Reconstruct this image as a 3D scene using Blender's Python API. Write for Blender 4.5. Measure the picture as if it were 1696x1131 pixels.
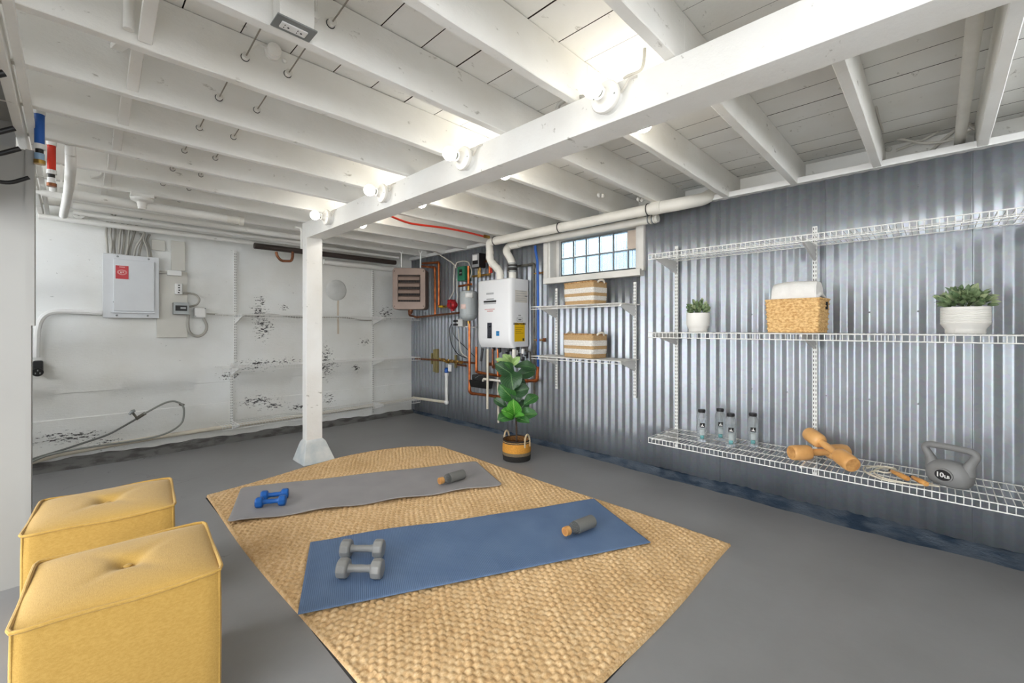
import bpy, bmesh, math, random
import numpy as np
from mathutils import Vector, Matrix
random.seed(7)
rng = np.random.default_rng(7)
for _o in list(bpy.data.objects):
    bpy.data.objects.remove(_o)
scene = bpy.context.scene
COL = scene.collection

# ------------------------------------------------------------------ camera, world, exposure
FPX, CX, CY, EYE = 718.0, 848.0, 543.0, 1.13        # focal length, principal column, horizon row, eye height
YAW = math.radians(44.4)
CA, SA = math.cos(YAW), math.sin(YAW)
cam = bpy.data.cameras.new('camera')
cam.sensor_fit = 'HORIZONTAL'
cam.sensor_width = 36.0
cam.lens = FPX / 1696.0 * 36.0
cam.shift_y = -(565.5 - CY) / 1696.0
cam.clip_start = 0.02
cam_ob = bpy.data.objects.new('camera', cam)
cam_ob.location = (0, 0, EYE)
cam_ob.rotation_euler = (math.radians(90), 0, YAW - math.radians(90))
COL.objects.link(cam_ob)
scene.camera = cam_ob

BULB, BULB_R = 3.5, 36.0      # bulbs on the room face of the beam, stronger bulbs on its far face
WORLD = 3.0
world = bpy.data.worlds.new('daylight')
scene.world = world
world.use_nodes = True
_bg = world.node_tree.nodes['Background']
_bg.inputs[0].default_value = (0.95, 0.975, 1.0, 1)
_bg.inputs[1].default_value = WORLD
scene.view_settings.view_transform = 'Standard'
scene.view_settings.look = 'None'
scene.view_settings.exposure = 1.25
scene.view_settings.gamma = 1.0
scene.view_settings.use_curve_mapping = False
scene.cycles.use_denoising = True
scene.cycles.max_bounces = 10
scene.cycles.diffuse_bounces = 6
scene.cycles.sample_clamp_indirect = 6.0
scene.cycles.caustics_reflective = False
scene.cycles.caustics_refractive = False

# ------------------------------------------------------------------ helpers
def ray(px, py):
    r = (px - CX) / FPX
    return Vector((CA + r * SA, SA - r * CA, (CY - py) / FPX))

def at(px, py, x=None, y=None, z=None, t=None):
    """survey helper: the point of the room on plane x / y / z (or at depth t) sighted at a photo point"""
    d = ray(px, py)
    if x is not None: t = x / d.x
    elif y is not None: t = y / d.y
    elif z is not None: t = (z - EYE) / d.z
    return Vector((0, 0, EYE)) + d * t

def lin(c):
    c = c / 255.0
    return c / 12.92 if c <= 0.04045 else ((c + 0.055) / 1.055) ** 2.4

def rgba(c):
    return (lin(c[0]), lin(c[1]), lin(c[2]), 1.0)

PW = {}

def tag(o, label=None, cat=None, group=None, kind=None):
    if label: o['label'] = label
    if cat: o['category'] = cat
    if group: o['group'] = group
    if kind: o['kind'] = kind
    return o

def E(name, loc, label, cat, group=None, kind=None):
    o = bpy.data.objects.new(name, None)
    o.empty_display_size = 0.05
    o.location = loc
    COL.objects.link(o)
    PW[o] = Vector(loc)
    return tag(o, label, cat, group, kind)

def kids(o):
    return [c for c in bpy.data.objects if c.parent == o]

def copy_tree(o, loc=None, rz=None, label=None, parent=None, table=None):
    if table is None:
        table = {}
        for c in bpy.data.objects:
            if c.parent: table.setdefault(c.parent, []).append(c)
    c = o.copy()
    COL.objects.link(c)
    if parent is not None: c.parent = parent
    if loc is not None: c.location = loc
    if rz is not None: c.rotation_euler = (0, 0, rz)
    if label: c['label'] = label
    for ch in table.get(o, []):
        copy_tree(ch, parent=c, table=table)
    return c

class MB:
    def __init__(self):
        self.v = []; self.f = []
    def add(self, vs, fs):
        b = len(self.v)
        self.v += [tuple(p) for p in vs]
        self.f += [tuple(i + b for i in f) for f in fs]
        return self
    def box(self, x0, x1, y0, y1, z0, z1):
        x0, x1 = min(x0, x1), max(x0, x1); y0, y1 = min(y0, y1), max(y0, y1); z0, z1 = min(z0, z1), max(z0, z1)
        return self.add([(x0,y0,z0),(x1,y0,z0),(x1,y1,z0),(x0,y1,z0),(x0,y0,z1),(x1,y0,z1),(x1,y1,z1),(x0,y1,z1)],
                        [(3,2,1,0),(4,5,6,7),(0,1,5,4),(1,2,6,5),(2,3,7,6),(3,0,4,7)])
    def obox(self, c, size, R):
        c = Vector(c); h = Vector(size) * 0.5
        vs = [c + R @ Vector((sx*h.x, sy*h.y, sz*h.z)) for sz in (-1,1) for sx, sy in ((-1,-1),(1,-1),(1,1),(-1,1))]
        return self.add(vs, [(3,2,1,0),(4,5,6,7),(0,1,5,4),(1,2,6,5),(2,3,7,6),(3,0,4,7)])
    def tube(self, pts, r, n=10, caps=True, closed=False):
        pts = [Vector(p) for p in pts]
        m = len(pts)
        rs = r if isinstance(r, (list, tuple)) else [r] * m
        tans = []
        for i in range(m):
            if closed: t = pts[(i+1) % m] - pts[i-1]
            elif i == 0: t = pts[1] - pts[0]
            elif i == m-1: t = pts[-1] - pts[-2]
            else: t = (pts[i+1]-pts[i]).normalized() + (pts[i]-pts[i-1]).normalized()
            if t.length < 1e-9: t = Vector((0,0,1))
            tans.append(t.normalized())
        ref = Vector((0,0,1)) if abs(tans[0].z) < 0.9 else Vector((1,0,0))
        u = tans[0].cross(ref).normalized()
        vs = []
        for i in range(m):
            u = (u - tans[i] * u.dot(tans[i]))
            if u.length < 1e-6: u = tans[i].orthogonal()
            u = u.normalized()
            w = tans[i].cross(u)
            k = 1.0
            if 0 < i < m-1 and not closed:
                ca = (pts[i+1]-pts[i]).normalized().dot(tans[i])
                k = 1.0 / max(ca, 0.6)
            for j in range(n):
                a = 2*math.pi*j/n
                vs.append(pts[i] + (u*math.cos(a) + w*math.sin(a)) * rs[i] * (1 if k == 1.0 else (1 + (k-1)*0.5)))
        fs = []
        for i in range(m if closed else m-1):
            i2 = (i+1) % m
            for j in range(n):
                fs.append((i*n+j, i*n+(j+1) % n, i2*n+(j+1) % n, i2*n+j))
        if caps and not closed:
            fs.append(tuple(range(n-1, -1, -1)))
            fs.append(tuple((m-1)*n + j for j in range(n)))
        return self.add(vs, fs)
    def cyl(self, p0, p1, r0, r1=None, n=16):
        return self.tube([p0, p1], [r0, r0 if r1 is None else r1], n)
    def lathe(self, prof, n=24, M=None, close=False):
        M = M or Matrix()
        vs = []; fs = []
        for (r, z) in prof:
            for j in range(n):
                a = 2*math.pi*j/n
                vs.append(M @ Vector((r*math.cos(a), r*math.sin(a), z)))
        k = len(prof)
        for i in range(k-1):
            for j in range(n):
                fs.append((i*n+j, i*n+(j+1) % n, (i+1)*n+(j+1) % n, (i+1)*n+j))
        if prof[0][0] > 1e-5: fs.append(tuple(range(n-1, -1, -1)))
        if prof[-1][0] > 1e-5: fs.append(tuple((k-1)*n+j for j in range(n)))
        return self.add(vs, fs)
    def ball(self, c, r, n=16, sc=(1,1,1)):
        prof = [(max(1e-6, r*math.sin(math.pi*i/n)), -r*math.cos(math.pi*i/n)) for i in range(n+1)]
        return self.lathe(prof, n+4, Matrix.Translation(c) @ Matrix.Diagonal((*sc, 1)))
    def grid(self, fn, nu, nv, closed_u=False):
        vs = [fn(i/nu, j/nv) for j in range(nv+1) for i in range(nu+1)]
        w = nu+1
        fs = [(j*w+i, j*w+i+1, (j+1)*w+i+1, (j+1)*w+i) for j in range(nv) for i in range(nu)]
        return self.add(vs, fs)
    def prism(self, poly, a, b):
        """polygon given as a list of 3-D points, extruded by vector from offset a to b"""
        n = len(poly)
        vs = [Vector(p)+Vector(a) for p in poly] + [Vector(p)+Vector(b) for p in poly]
        fs = [tuple(range(n-1,-1,-1)), tuple(range(n, 2*n))] + [(i, (i+1) % n, n+(i+1) % n, n+i) for i in range(n)]
        return self.add(vs, fs)
    def build(self, name, m, parent=None, bevel=0.0, seg=2, smooth=True, angle=40, label=None, cat=None, group=None, kind=None, at0=None):
        me = bpy.data.meshes.new(name)
        if parent is not None: off = PW[parent]
        elif at0 is not None: off = Vector(at0)
        else:
            a = np.array(self.v)
            off = Vector(((a[:,0].min()+a[:,0].max())/2, (a[:,1].min()+a[:,1].max())/2, a[:,2].min()))
        me.from_pydata([(p[0]-off.x, p[1]-off.y, p[2]-off.z) for p in self.v], [], self.f)
        bm = bmesh.new(); bm.from_mesh(me)
        bmesh.ops.recalc_face_normals(bm, faces=bm.faces)
        if bevel > 0:
            es = [e for e in bm.edges if len(e.link_faces) == 2 and e.calc_face_angle(0) > 0.5]
            bmesh.ops.bevel(bm, geom=es, offset=bevel, segments=seg, profile=0.5, affect='EDGES', clamp_overlap=True)
        bm.to_mesh(me); bm.free()
        if smooth:
            me.polygons.foreach_set('use_smooth', [True]*len(me.polygons))
            me.set_sharp_from_angle(angle=math.radians(angle))
        me.materials.append(m)
        o = bpy.data.objects.new(name, me)
        COL.objects.link(o)
        if bevel > 0 and smooth:
            wn = o.modifiers.new('normals', 'WEIGHTED_NORMAL'); wn.keep_sharp = True
        if parent is not None:
            o.parent = parent
            PW[o] = PW[parent]
        else:
            o.location = off
            PW[o] = off
        return tag(o, label, cat, group, kind)

def arc(p0, p1, p2, n=6):
    p0, p1, p2 = Vector(p0), Vector(p1), Vector(p2)
    return [p0*(1-t)**2 + p1*2*t*(1-t) + p2*t*t for t in [i/n for i in range(n+1)]]

def rounded(pts, r=0.03, n=5):
    """polyline with rounded corners (bent or elbowed pipe)"""
    pts = [Vector(p) for p in pts]
    out = [pts[0]]
    for i in range(1, len(pts)-1):
        a, b, c = pts[i-1], pts[i], pts[i+1]
        k = min(r, (a-b).length*0.45, (c-b).length*0.45)
        out += arc(b+(a-b).normalized()*k, b, b+(c-b).normalized()*k, n)
    out.append(pts[-1])
    return out

def spline(pts, n=8):
    pts = [Vector(p) for p in pts]
    P = [pts[0]*2-pts[1]] + pts + [pts[-1]*2-pts[-2]]
    out = []
    for i in range(1, len(P)-2):
        for k in range(n):
            t = k/n
            a, b, c, d = P[i-1], P[i], P[i+1], P[i+2]
            out.append(0.5*((2*b)+(c-a)*t+(2*a-5*b+4*c-d)*t*t+(3*b-a-3*c+d)*t**3))
    out.append(pts[-1])
    return out

# ------------------------------------------------------------------ materials
MATS = {}
def new_mat(name):
    m = bpy.data.materials.new(name)
    m.use_nodes = True
    nt = m.node_tree
    return m, nt, nt.nodes['Principled BSDF'], nt.links

def nd(nt, typ, **kw):
    n = nt.nodes.new(typ)
    for k, v in kw.items(): setattr(n, k, v)
    return n

def mat(name, c, rough=0.55, metal=0.0, c2=None, vs=8.0, var=0.08, det=4.0, bump=0.0, bs=80.0, stretch=(1,1,1), trans=0.0, coat=0.0, emit=0.0, alpha=1.0, ior=1.45, spec=0.5, lo=0.35, hi=0.65):
    if name in MATS: return MATS[name]
    m, nt, b, L = new_mat(name)
    b.inputs['Roughness'].default_value = rough
    b.inputs['Metallic'].default_value = metal
    b.inputs['IOR'].default_value = ior
    b.inputs['Specular IOR Level'].default_value = spec
    b.inputs['Transmission Weight'].default_value = trans
    b.inputs['Coat Weight'].default_value = coat
    b.inputs['Alpha'].default_value = alpha
    tc = nd(nt, 'ShaderNodeTexCoord'); mp = nd(nt, 'ShaderNodeMapping')
    mp.inputs['Scale'].default_value = stretch
    L.new(tc.outputs['Object'], mp.inputs['Vector'])
    nz = nd(nt, 'ShaderNodeTexNoise'); nz.inputs['Scale'].default_value = vs; nz.inputs['Detail'].default_value = det
    L.new(mp.outputs[0], nz.inputs['Vector'])
    rp = nd(nt, 'ShaderNodeValToRGB')
    a = rgba(c)
    if c2 is None:
        d = tuple(x*(1-2*var) for x in a[:3]) + (1,)
    else: d = rgba(c2)
    rp.color_ramp.elements[0].position = lo; rp.color_ramp.elements[0].color = d
    rp.color_ramp.elements[1].position = hi; rp.color_ramp.elements[1].color = a
    L.new(nz.outputs['Fac'], rp.inputs[0])
    L.new(rp.outputs[0], b.inputs['Base Color'])
    if bump > 0:
        n2 = nd(nt, 'ShaderNodeTexNoise'); n2.inputs['Scale'].default_value = bs; n2.inputs['Detail'].default_value = 3
        L.new(mp.outputs[0], n2.inputs['Vector'])
        bp = nd(nt, 'ShaderNodeBump'); bp.inputs['Strength'].default_value = bump; bp.inputs['Distance'].default_value = 0.01
        L.new(n2.outputs['Fac'], bp.inputs['Height']); L.new(bp.outputs[0], b.inputs['Normal'])
    if emit > 0:
        b.inputs['Emission Color'].default_value = a
        b.inputs['Emission Strength'].default_value = emit
    MATS[name] = m
    return m

def paint_wood():
    m, nt, b, L = new_mat('white painted wood')
    g = nd(nt, 'ShaderNodeNewGeometry')
    n1 = nd(nt, 'ShaderNodeTexNoise'); n1.inputs['Scale'].default_value = 3.0; n1.inputs['Detail'].default_value = 6
    n2 = nd(nt, 'ShaderNodeTexNoise'); n2.inputs['Scale'].default_value = 22.0; n2.inputs['Detail'].default_value = 8; n2.inputs['Roughness'].default_value = 0.65
    mp = nd(nt, 'ShaderNodeMapping'); mp.inputs['Scale'].default_value = (0.5, 1, 1)
    L.new(g.outputs['Position'], n1.inputs['Vector']); L.new(g.outputs['Position'], mp.inputs[0]); L.new(mp.outputs[0], n2.inputs['Vector'])
    r1 = nd(nt, 'ShaderNodeValToRGB')
    r1.color_ramp.elements[0].position = 0.3; r1.color_ramp.elements[0].color = rgba((232,230,224))
    r1.color_ramp.elements[1].position = 0.7; r1.color_ramp.elements[1].color = rgba((243,243,240))
    L.new(n1.outputs['Fac'], r1.inputs[0])
    r2 = nd(nt, 'ShaderNodeValToRGB')
    r2.color_ramp.elements[0].position = 0.29; r2.color_ramp.elements[0].color = (0.42,0.40,0.36,1)
    r2.color_ramp.elements[1].position = 0.36; r2.color_ramp.elements[1].color = (1,1,1,1)
    L.new(n2.outputs['Fac'], r2.inputs[0])
    mx = nd(nt, 'ShaderNodeMix', data_type='RGBA', blend_type='MULTIPLY'); mx.inputs[0].default_value = 0.8
    L.new(r1.outputs[0], mx.inputs[6]); L.new(r2.outputs[0], mx.inputs[7]); L.new(mx.outputs[2], b.inputs['Base Color'])
    bp = nd(nt, 'ShaderNodeBump'); bp.inputs['Strength'].default_value = 0.35; bp.inputs['Distance'].default_value = 0.008
    L.new(n2.outputs['Fac'], bp.inputs['Height']); L.new(bp.outputs[0], b.inputs['Normal'])
    b.inputs['Roughness'].default_value = 0.55
    return m

def floor_mat():
    m, nt, b, L = new_mat('grey painted concrete floor')
    g = nd(nt, 'ShaderNodeNewGeometry')
    n1 = nd(nt, 'ShaderNodeTexNoise'); n1.inputs['Scale'].default_value = 1.6; n1.inputs['Detail'].default_value = 8; n1.inputs['Roughness'].default_value = 0.6
    L.new(g.outputs['Position'], n1.inputs['Vector'])
    r1 = nd(nt, 'ShaderNodeValToRGB')
    r1.color_ramp.elements[0].position = 0.3; r1.color_ramp.elements[0].color = rgba((128,127,127))
    r1.color_ramp.elements[1].position = 0.7; r1.color_ramp.elements[1].color = rgba((142,142,143))
    L.new(n1.outputs['Fac'], r1.inputs[0])
    # cracks, only in a few patches
    nw = nd(nt, 'ShaderNodeTexNoise'); nw.inputs['Scale'].default_value = 4; nw.inputs['Detail'].default_value = 5
    L.new(g.outputs['Position'], nw.inputs['Vector'])
    va = nd(nt, 'ShaderNodeVectorMath', operation='SCALE'); va.inputs['Scale'].default_value = 0.5
    L.new(nw.outputs['Color'], va.inputs[0])
    vb = nd(nt, 'ShaderNodeVectorMath', operation='ADD'); L.new(g.outputs['Position'], vb.inputs[0]); L.new(va.outputs[0], vb.inputs[1])
    vo = nd(nt, 'ShaderNodeTexVoronoi', feature='DISTANCE_TO_EDGE'); vo.inputs['Scale'].default_value = 1.7
    L.new(vb.outputs[0], vo.inputs['Vector'])
    lt = nd(nt, 'ShaderNodeMapRange'); lt.inputs[1].default_value = 0.002; lt.inputs[2].default_value = 0.009; lt.inputs[3].default_value = 1; lt.inputs[4].default_value = 0
    L.new(vo.outputs['Distance'], lt.inputs[0])
    sx = nd(nt, 'ShaderNodeSeparateXYZ'); L.new(g.outputs['Position'], sx.inputs[0])
    mk = nd(nt, 'ShaderNodeMapRange'); mk.inputs[1].default_value = 0.35; mk.inputs[2].default_value = 0.75; mk.inputs[3].default_value = 1; mk.inputs[4].default_value = 0
    L.new(sx.outputs[0], mk.inputs[0])
    nm = nd(nt, 'ShaderNodeTexNoise'); nm.inputs['Scale'].default_value = 2.3
    L.new(g.outputs['Position'], nm.inputs['Vector'])
    st = nd(nt, 'ShaderNodeMapRange'); st.inputs[1].default_value = 0.46; st.inputs[2].default_value = 0.56
    L.new(nm.outputs['Fac'], st.inputs[0])
    m1 = nd(nt, 'ShaderNodeMath', operation='MULTIPLY'); L.new(lt.outputs[0], m1.inputs[0]); L.new(mk.outputs[0], m1.inputs[1])
    m2 = nd(nt, 'ShaderNodeMath', operation='MULTIPLY'); L.new(m1.outputs[0], m2.inputs[0]); L.new(st.outputs[0], m2.inputs[1])
    mx = nd(nt, 'ShaderNodeMix', data_type='RGBA'); L.new(m2.outputs[0], mx.inputs[0]); L.new(r1.outputs[0], mx.inputs[6]); mx.inputs[7].default_value = rgba((52,52,52))
    L.new(mx.outputs[2], b.inputs['Base Color'])
    rr = nd(nt, 'ShaderNodeMapRange'); rr.inputs[3].default_value = 0.32; rr.inputs[4].default_value = 0.5
    L.new(n1.outputs['Fac'], rr.inputs[0]); L.new(rr.outputs[0], b.inputs['Roughness'])
    bp = nd(nt, 'ShaderNodeBump'); bp.inputs['Strength'].default_value = 0.25; bp.inputs['Distance'].default_value = 0.02
    L.new(n1.outputs['Fac'], bp.inputs['Height']); L.new(bp.outputs[0], b.inputs['Normal'])
    return m

WY = 5.025        # back wall plane
WX = 3.21         # mean plane of the corrugated wall

def concrete_wall_mat():
    m, nt, b, L = new_mat('white painted board formed concrete')
    g = nd(nt, 'ShaderNodeNewGeometry')
    n1 = nd(nt, 'ShaderNodeTexNoise'); n1.inputs['Scale'].default_value = 1.5; n1.inputs['Detail'].default_value = 7
    L.new(g.outputs['Position'], n1.inputs['Vector'])
    r1 = nd(nt, 'ShaderNodeValToRGB')
    r1.color_ramp.elements[0].position = 0.3; r1.color_ramp.elements[0].color = rgba((222,221,215))
    r1.color_ramp.elements[1].position = 0.65; r1.color_ramp.elements[1].color = rgba((238,240,239))
    L.new(n1.outputs['Fac'], r1.inputs[0])
    mp = nd(nt, 'ShaderNodeMapping'); mp.inputs['Scale'].default_value = (1, 1, 2.6)
    L.new(g.outputs['Position'], mp.inputs[0])
    n2 = nd(nt, 'ShaderNodeTexNoise'); n2.inputs['Scale'].default_value = 30; n2.inputs['Detail'].default_value = 6; n2.inputs['Roughness'].default_value = 0.7
    L.new(mp.outputs[0], n2.inputs['Vector'])
    blobs = [(436,540,20,34),(443,538,14,10),(424,604,46,13),(470,600,45,9),(380,622,24,12),(428,664,44,14),(452,672,30,10),(430,520,20,30),(495,674,25,8),(538,600,20,38),(606,566,16,9),(545,605,25,6),(545,660,14,14),(115,724,75,16),(178,735,40,14),(640,520,18,16),(470,508,12,8),(432,500,12,16),(590,610,10,8)]
    prev = None
    for (px, py, rx, ry) in blobs:
        p = at(px, py, y=WY); q = at(px+rx, py, y=WY)
        ax = max(0.02, abs(q.x-p.x)); az = ry/FPX*(WY/ray(px,py).y)
        s = nd(nt, 'ShaderNodeVectorMath', operation='SUBTRACT'); s.inputs[1].default_value = (p.x, WY, p.z)
        L.new(g.outputs['Position'], s.inputs[0])
        k = nd(nt, 'ShaderNodeVectorMath', operation='MULTIPLY'); k.inputs[1].default_value = (1/ax, 0, 1/az)
        L.new(s.outputs[0], k.inputs[0])
        l = nd(nt, 'ShaderNodeVectorMath', operation='LENGTH'); L.new(k.outputs[0], l.inputs[0])
        r = nd(nt, 'ShaderNodeMapRange'); r.inputs[1].default_value = 0.15; r.inputs[2].default_value = 1.25; r.inputs[3].default_value = 1; r.inputs[4].default_value = 0
        L.new(l.outputs['Value'], r.inputs[0])
        if prev is None: prev = r.outputs[0]
        else:
            x = nd(nt, 'ShaderNodeMath', operation='MAXIMUM'); L.new(prev, x.inputs[0]); L.new(r.outputs[0], x.inputs[1]); prev = x.outputs[0]
    # chips: fine noise pushed over a threshold by the nearness to a patch
    a = nd(nt, 'ShaderNodeMath', operation='MULTIPLY_ADD'); L.new(prev, a.inputs[0]); a.inputs[1].default_value = 0.20; L.new(n2.outputs['Fac'], a.inputs[2])
    ch = nd(nt, 'ShaderNodeMapRange'); ch.inputs[1].default_value = 0.685; ch.inputs[2].default_value = 0.72
    L.new(a.outputs[0], ch.inputs[0])
    mx = nd(nt, 'ShaderNodeMix', data_type='RGBA'); L.new(ch.outputs[0], mx.inputs[0]); L.new(r1.outputs[0], mx.inputs[6]); mx.inputs[7].default_value = rgba((72,72,72))
    # rust streak under the round plate and old yellowing near the pipe at the foot
    sx = nd(nt, 'ShaderNodeSeparateXYZ'); L.new(g.outputs['Position'], sx.inputs[0])
    p = at(560, 497, y=WY); q = at(560, 553, y=WY)
    dx = nd(nt, 'ShaderNodeMath', operation='SUBTRACT'); L.new(sx.outputs[0], dx.inputs[0]); dx.inputs[1].default_value = p.x
    ab = nd(nt, 'ShaderNodeMath', operation='ABSOLUTE'); L.new(dx.outputs[0], ab.inputs[0])
    w = nd(nt, 'ShaderNodeMapRange'); w.inputs[1].default_value = 0.004; w.inputs[2].default_value = 0.016; w.inputs[3].default_value = 0.55; w.inputs[4].default_value = 0
    L.new(ab.outputs[0], w.inputs[0])
    g1 = nd(nt, 'ShaderNodeMath', operation='LESS_THAN'); L.new(sx.outputs[2], g1.inputs[0]); g1.inputs[1].default_value = p.z
    g2 = nd(nt, 'ShaderNodeMath', operation='GREATER_THAN'); L.new(sx.outputs[2], g2.inputs[0]); g2.inputs[1].default_value = q.z
    e1 = nd(nt, 'ShaderNodeMath', operation='MULTIPLY'); L.new(g1.outputs[0], e1.inputs[0]); L.new(g2.outputs[0], e1.inputs[1])
    e2 = nd(nt, 'ShaderNodeMath', operation='MULTIPLY'); L.new(e1.outputs[0], e2.inputs[0]); L.new(w.outputs[0], e2.inputs[1])
    m2 = nd(nt, 'ShaderNodeMix', data_type='RGBA'); L.new(e2.outputs[0], m2.inputs[0]); L.new(mx.outputs[2], m2.inputs[6]); m2.inputs[7].default_value = rgba((176,140,84))
    L.new(m2.outputs[2], b.inputs['Base Color'])
    b.inputs['Roughness'].default_value = 0.6
    bp = nd(nt, 'ShaderNodeBump'); bp.inputs['Strength'].default_value = 0.3; bp.inputs['Distance'].default_value = 0.01
    L.new(n2.outputs['Fac'], bp.inputs['Height']); L.new(bp.outputs[0], b.inputs['Normal'])
    return m

def metal_sheet_mat():
    m, nt, b, L = new_mat('galvanised sheet')
    g = nd(nt, 'ShaderNodeNewGeometry')
    n1 = nd(nt, 'ShaderNodeTexNoise'); n1.inputs['Scale'].default_value = 2.2; n1.inputs['Detail'].default_value = 5
    L.new(g.outputs['Position'], n1.inputs['Vector'])
    vo = nd(nt, 'ShaderNodeTexVoronoi'); vo.inputs['Scale'].default_value = 55
    L.new(g.outputs['Position'], vo.inputs['Vector'])
    r1 = nd(nt, 'ShaderNodeValToRGB')
    r1.color_ramp.elements[0].position = 0.3; r1.color_ramp.elements[0].color = rgba((150,155,161))
    r1.color_ramp.elements[1].position = 0.7; r1.color_ramp.elements[1].color = rgba((170,175,182))
    L.new(n1.outputs['Fac'], r1.inputs[0])
    mx = nd(nt, 'ShaderNodeMix', data_type='RGBA', blend_type='MULTIPLY'); mx.inputs[0].default_value = 0.10
    L.new(r1.outputs[0], mx.inputs[6]); L.new(vo.outputs['Color'], mx.inputs[7]); L.new(mx.outputs[2], b.inputs['Base Color'])
    b.inputs['Metallic'].default_value = 0.62
    rr = nd(nt, 'ShaderNodeMapRange'); rr.inputs[3].default_value = 0.31; rr.inputs[4].default_value = 0.42
    L.new(n1.outputs['Fac'], rr.inputs[0]); L.new(rr.outputs[0], b.inputs['Roughness'])
    return m

def fabric_mat(name, c, c2, sx=420.0, rough=0.9):
    m, nt, b, L = new_mat(name)
    tc = nd(nt, 'ShaderNodeTexCoord')
    n0 = nd(nt, 'ShaderNodeTexNoise'); n0.inputs['Scale'].default_value = 1.0; n0.inputs['Detail'].default_value = 2
    def streak(sc):
        mp = nd(nt, 'ShaderNodeMapping'); mp.inputs['Scale'].default_value = sc
        L.new(tc.outputs['Object'], mp.inputs[0])
        n = nd(nt, 'ShaderNodeTexNoise'); n.inputs['Scale'].default_value = 1.0; n.inputs['Detail'].default_value = 2
        L.new(mp.outputs[0], n.inputs['Vector']); return n
    a = streak((sx*1.6, sx*0.25, sx*1.6)); d = streak((sx*0.25, sx*1.6, sx*0.5))
    ad = nd(nt, 'ShaderNodeMath', operation='ADD'); L.new(a.outputs['Fac'], ad.inputs[0]); L.new(d.outputs['Fac'], ad.inputs[1])
    r1 = nd(nt, 'ShaderNodeMapRange'); r1.inputs[1].default_value = 0.75; r1.inputs[2].default_value = 1.25
    L.new(ad.outputs[0], r1.inputs[0])
    mx = nd(nt, 'ShaderNodeMix', data_type='RGBA'); L.new(r1.outputs[0], mx.inputs[0]); mx.inputs[6].default_value = rgba(c2); mx.inputs[7].default_value = rgba(c)
    L.new(mx.outputs[2], b.inputs['Base Color'])
    b.inputs['Roughness'].default_value = rough
    b.inputs['Sheen Weight'].default_value = 0.15
    bp = nd(nt, 'ShaderNodeBump'); bp.inputs['Strength'].default_value = 0.25; bp.inputs['Distance'].default_value = 0.002
    L.new(ad.outputs[0], bp.inputs['Height']); L.new(bp.outputs[0], b.inputs['Normal'])
    return m

M_WOOD = paint_wood()
M_FLOOR = floor_mat()
M_WALL = concrete_wall_mat()
M_SHEET = metal_sheet_mat()
M_WHITE = mat('white enamel', (232,232,230), 0.4, var=0.03)
M_WIRE = mat('white coated wire', (236,236,233), 0.4, var=0.02)
M_PVC = mat('white pvc', (232,229,220), 0.4, var=0.04)
M_PVCO = mat('aged cream pvc', (222,214,196), 0.45, var=0.06)
M_COPPER = mat('copper', (214,128,78), 0.3, 0.95, c2=(168,92,54), vs=14)
M_COPOLD = mat('tarnished copper', (160,104,72), 0.42, 0.8, c2=(112,74,56), vs=18)
M_BRASS = mat('brass', (196,160,84), 0.35, 0.9, c2=(150,112,62), vs=30)
M_BLACK = mat('black plastic', (24,24,26), 0.45)
M_DKRUB = mat('dark rubber', (46,44,42), 0.6)
M_GREYMET = mat('grey metal', (150,154,154), 0.4, 0.6)
M_IRON = mat('old grey iron', (120,116,106), 0.6, 0.5, c2=(86,84,78), vs=20)
M_BLUE = mat('blue pex', (34,92,176), 0.4)
M_RED = mat('red pex', (214,52,30), 0.4)
M_CABLE = mat('white cable sheath', (214,210,200), 0.5)
M_CABLEG = mat('painted grey cable', (176,173,165), 0.55)
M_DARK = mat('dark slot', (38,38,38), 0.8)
M_PORC = mat('porcelain', (236,234,228), 0.25)
M_YELLOW = mat('yellow sticker', (236,190,20), 0.5, var=0.02)
M_GLASS = mat('clear glass', (250,252,252), 0.02, trans=1.0, ior=1.45, var=0)

# ------------------------------------------------------------------ the room
def struct(mb, name, m, label, **kw):
    return mb.build(name, m, label=label, kind='structure', **kw)

# floor: one slab, very slightly uneven
b = MB()
def _fl(u, v):
    x = -3.2 + 6.75*u; y = -3.2 + 8.4*v
    return (x, y, 0.0015*math.sin(3.1*x+1.3*y) * math.sin(2.3*y))
b.grid(_fl, 90, 110)
floor = struct(b, 'floor', M_FLOOR, 'grey painted concrete basement floor with hairline cracks')

# back wall: board formed concrete, every lift of boards stands a little proud or back
b = MB()
_band = [0.0, 0.22, 0.395, 0.60, 0.79, 1.0, 1.21, 1.42, 1.62, 1.83, 2.04, 2.3]
_off = [0.0, 0.003, -0.003, 0.002, 0.0, 0.002, -0.001, 0.002, 0.0, 0.002, -0.002, 0]
xs = np.linspace(-1.5, 3.3, 90)
rows = []
for i in range(len(_band)-1):
    for z, o in ((_band[i]+0.003, _off[i]), ((_band[i]+_band[i+1])/2, _off[i]*1.2), (_band[i+1]-0.003, _off[i])):
        rows.append((z, o))
b.grid(lambda u, v: (xs[round(u*89)], WY - rows[round(v*(len(rows)-1))][1] + 0.002*math.sin(7*xs[round(u*89)] + 9*v) , rows[round(v*(len(rows)-1))][0]), 89, len(rows)-1)
b.box(-1.5, 3.6, WY+0.02, WY+0.15, 0, 2.4)
struct(b, 'wall_back', M_WALL, 'white painted board formed concrete wall with flaking patches')

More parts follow.
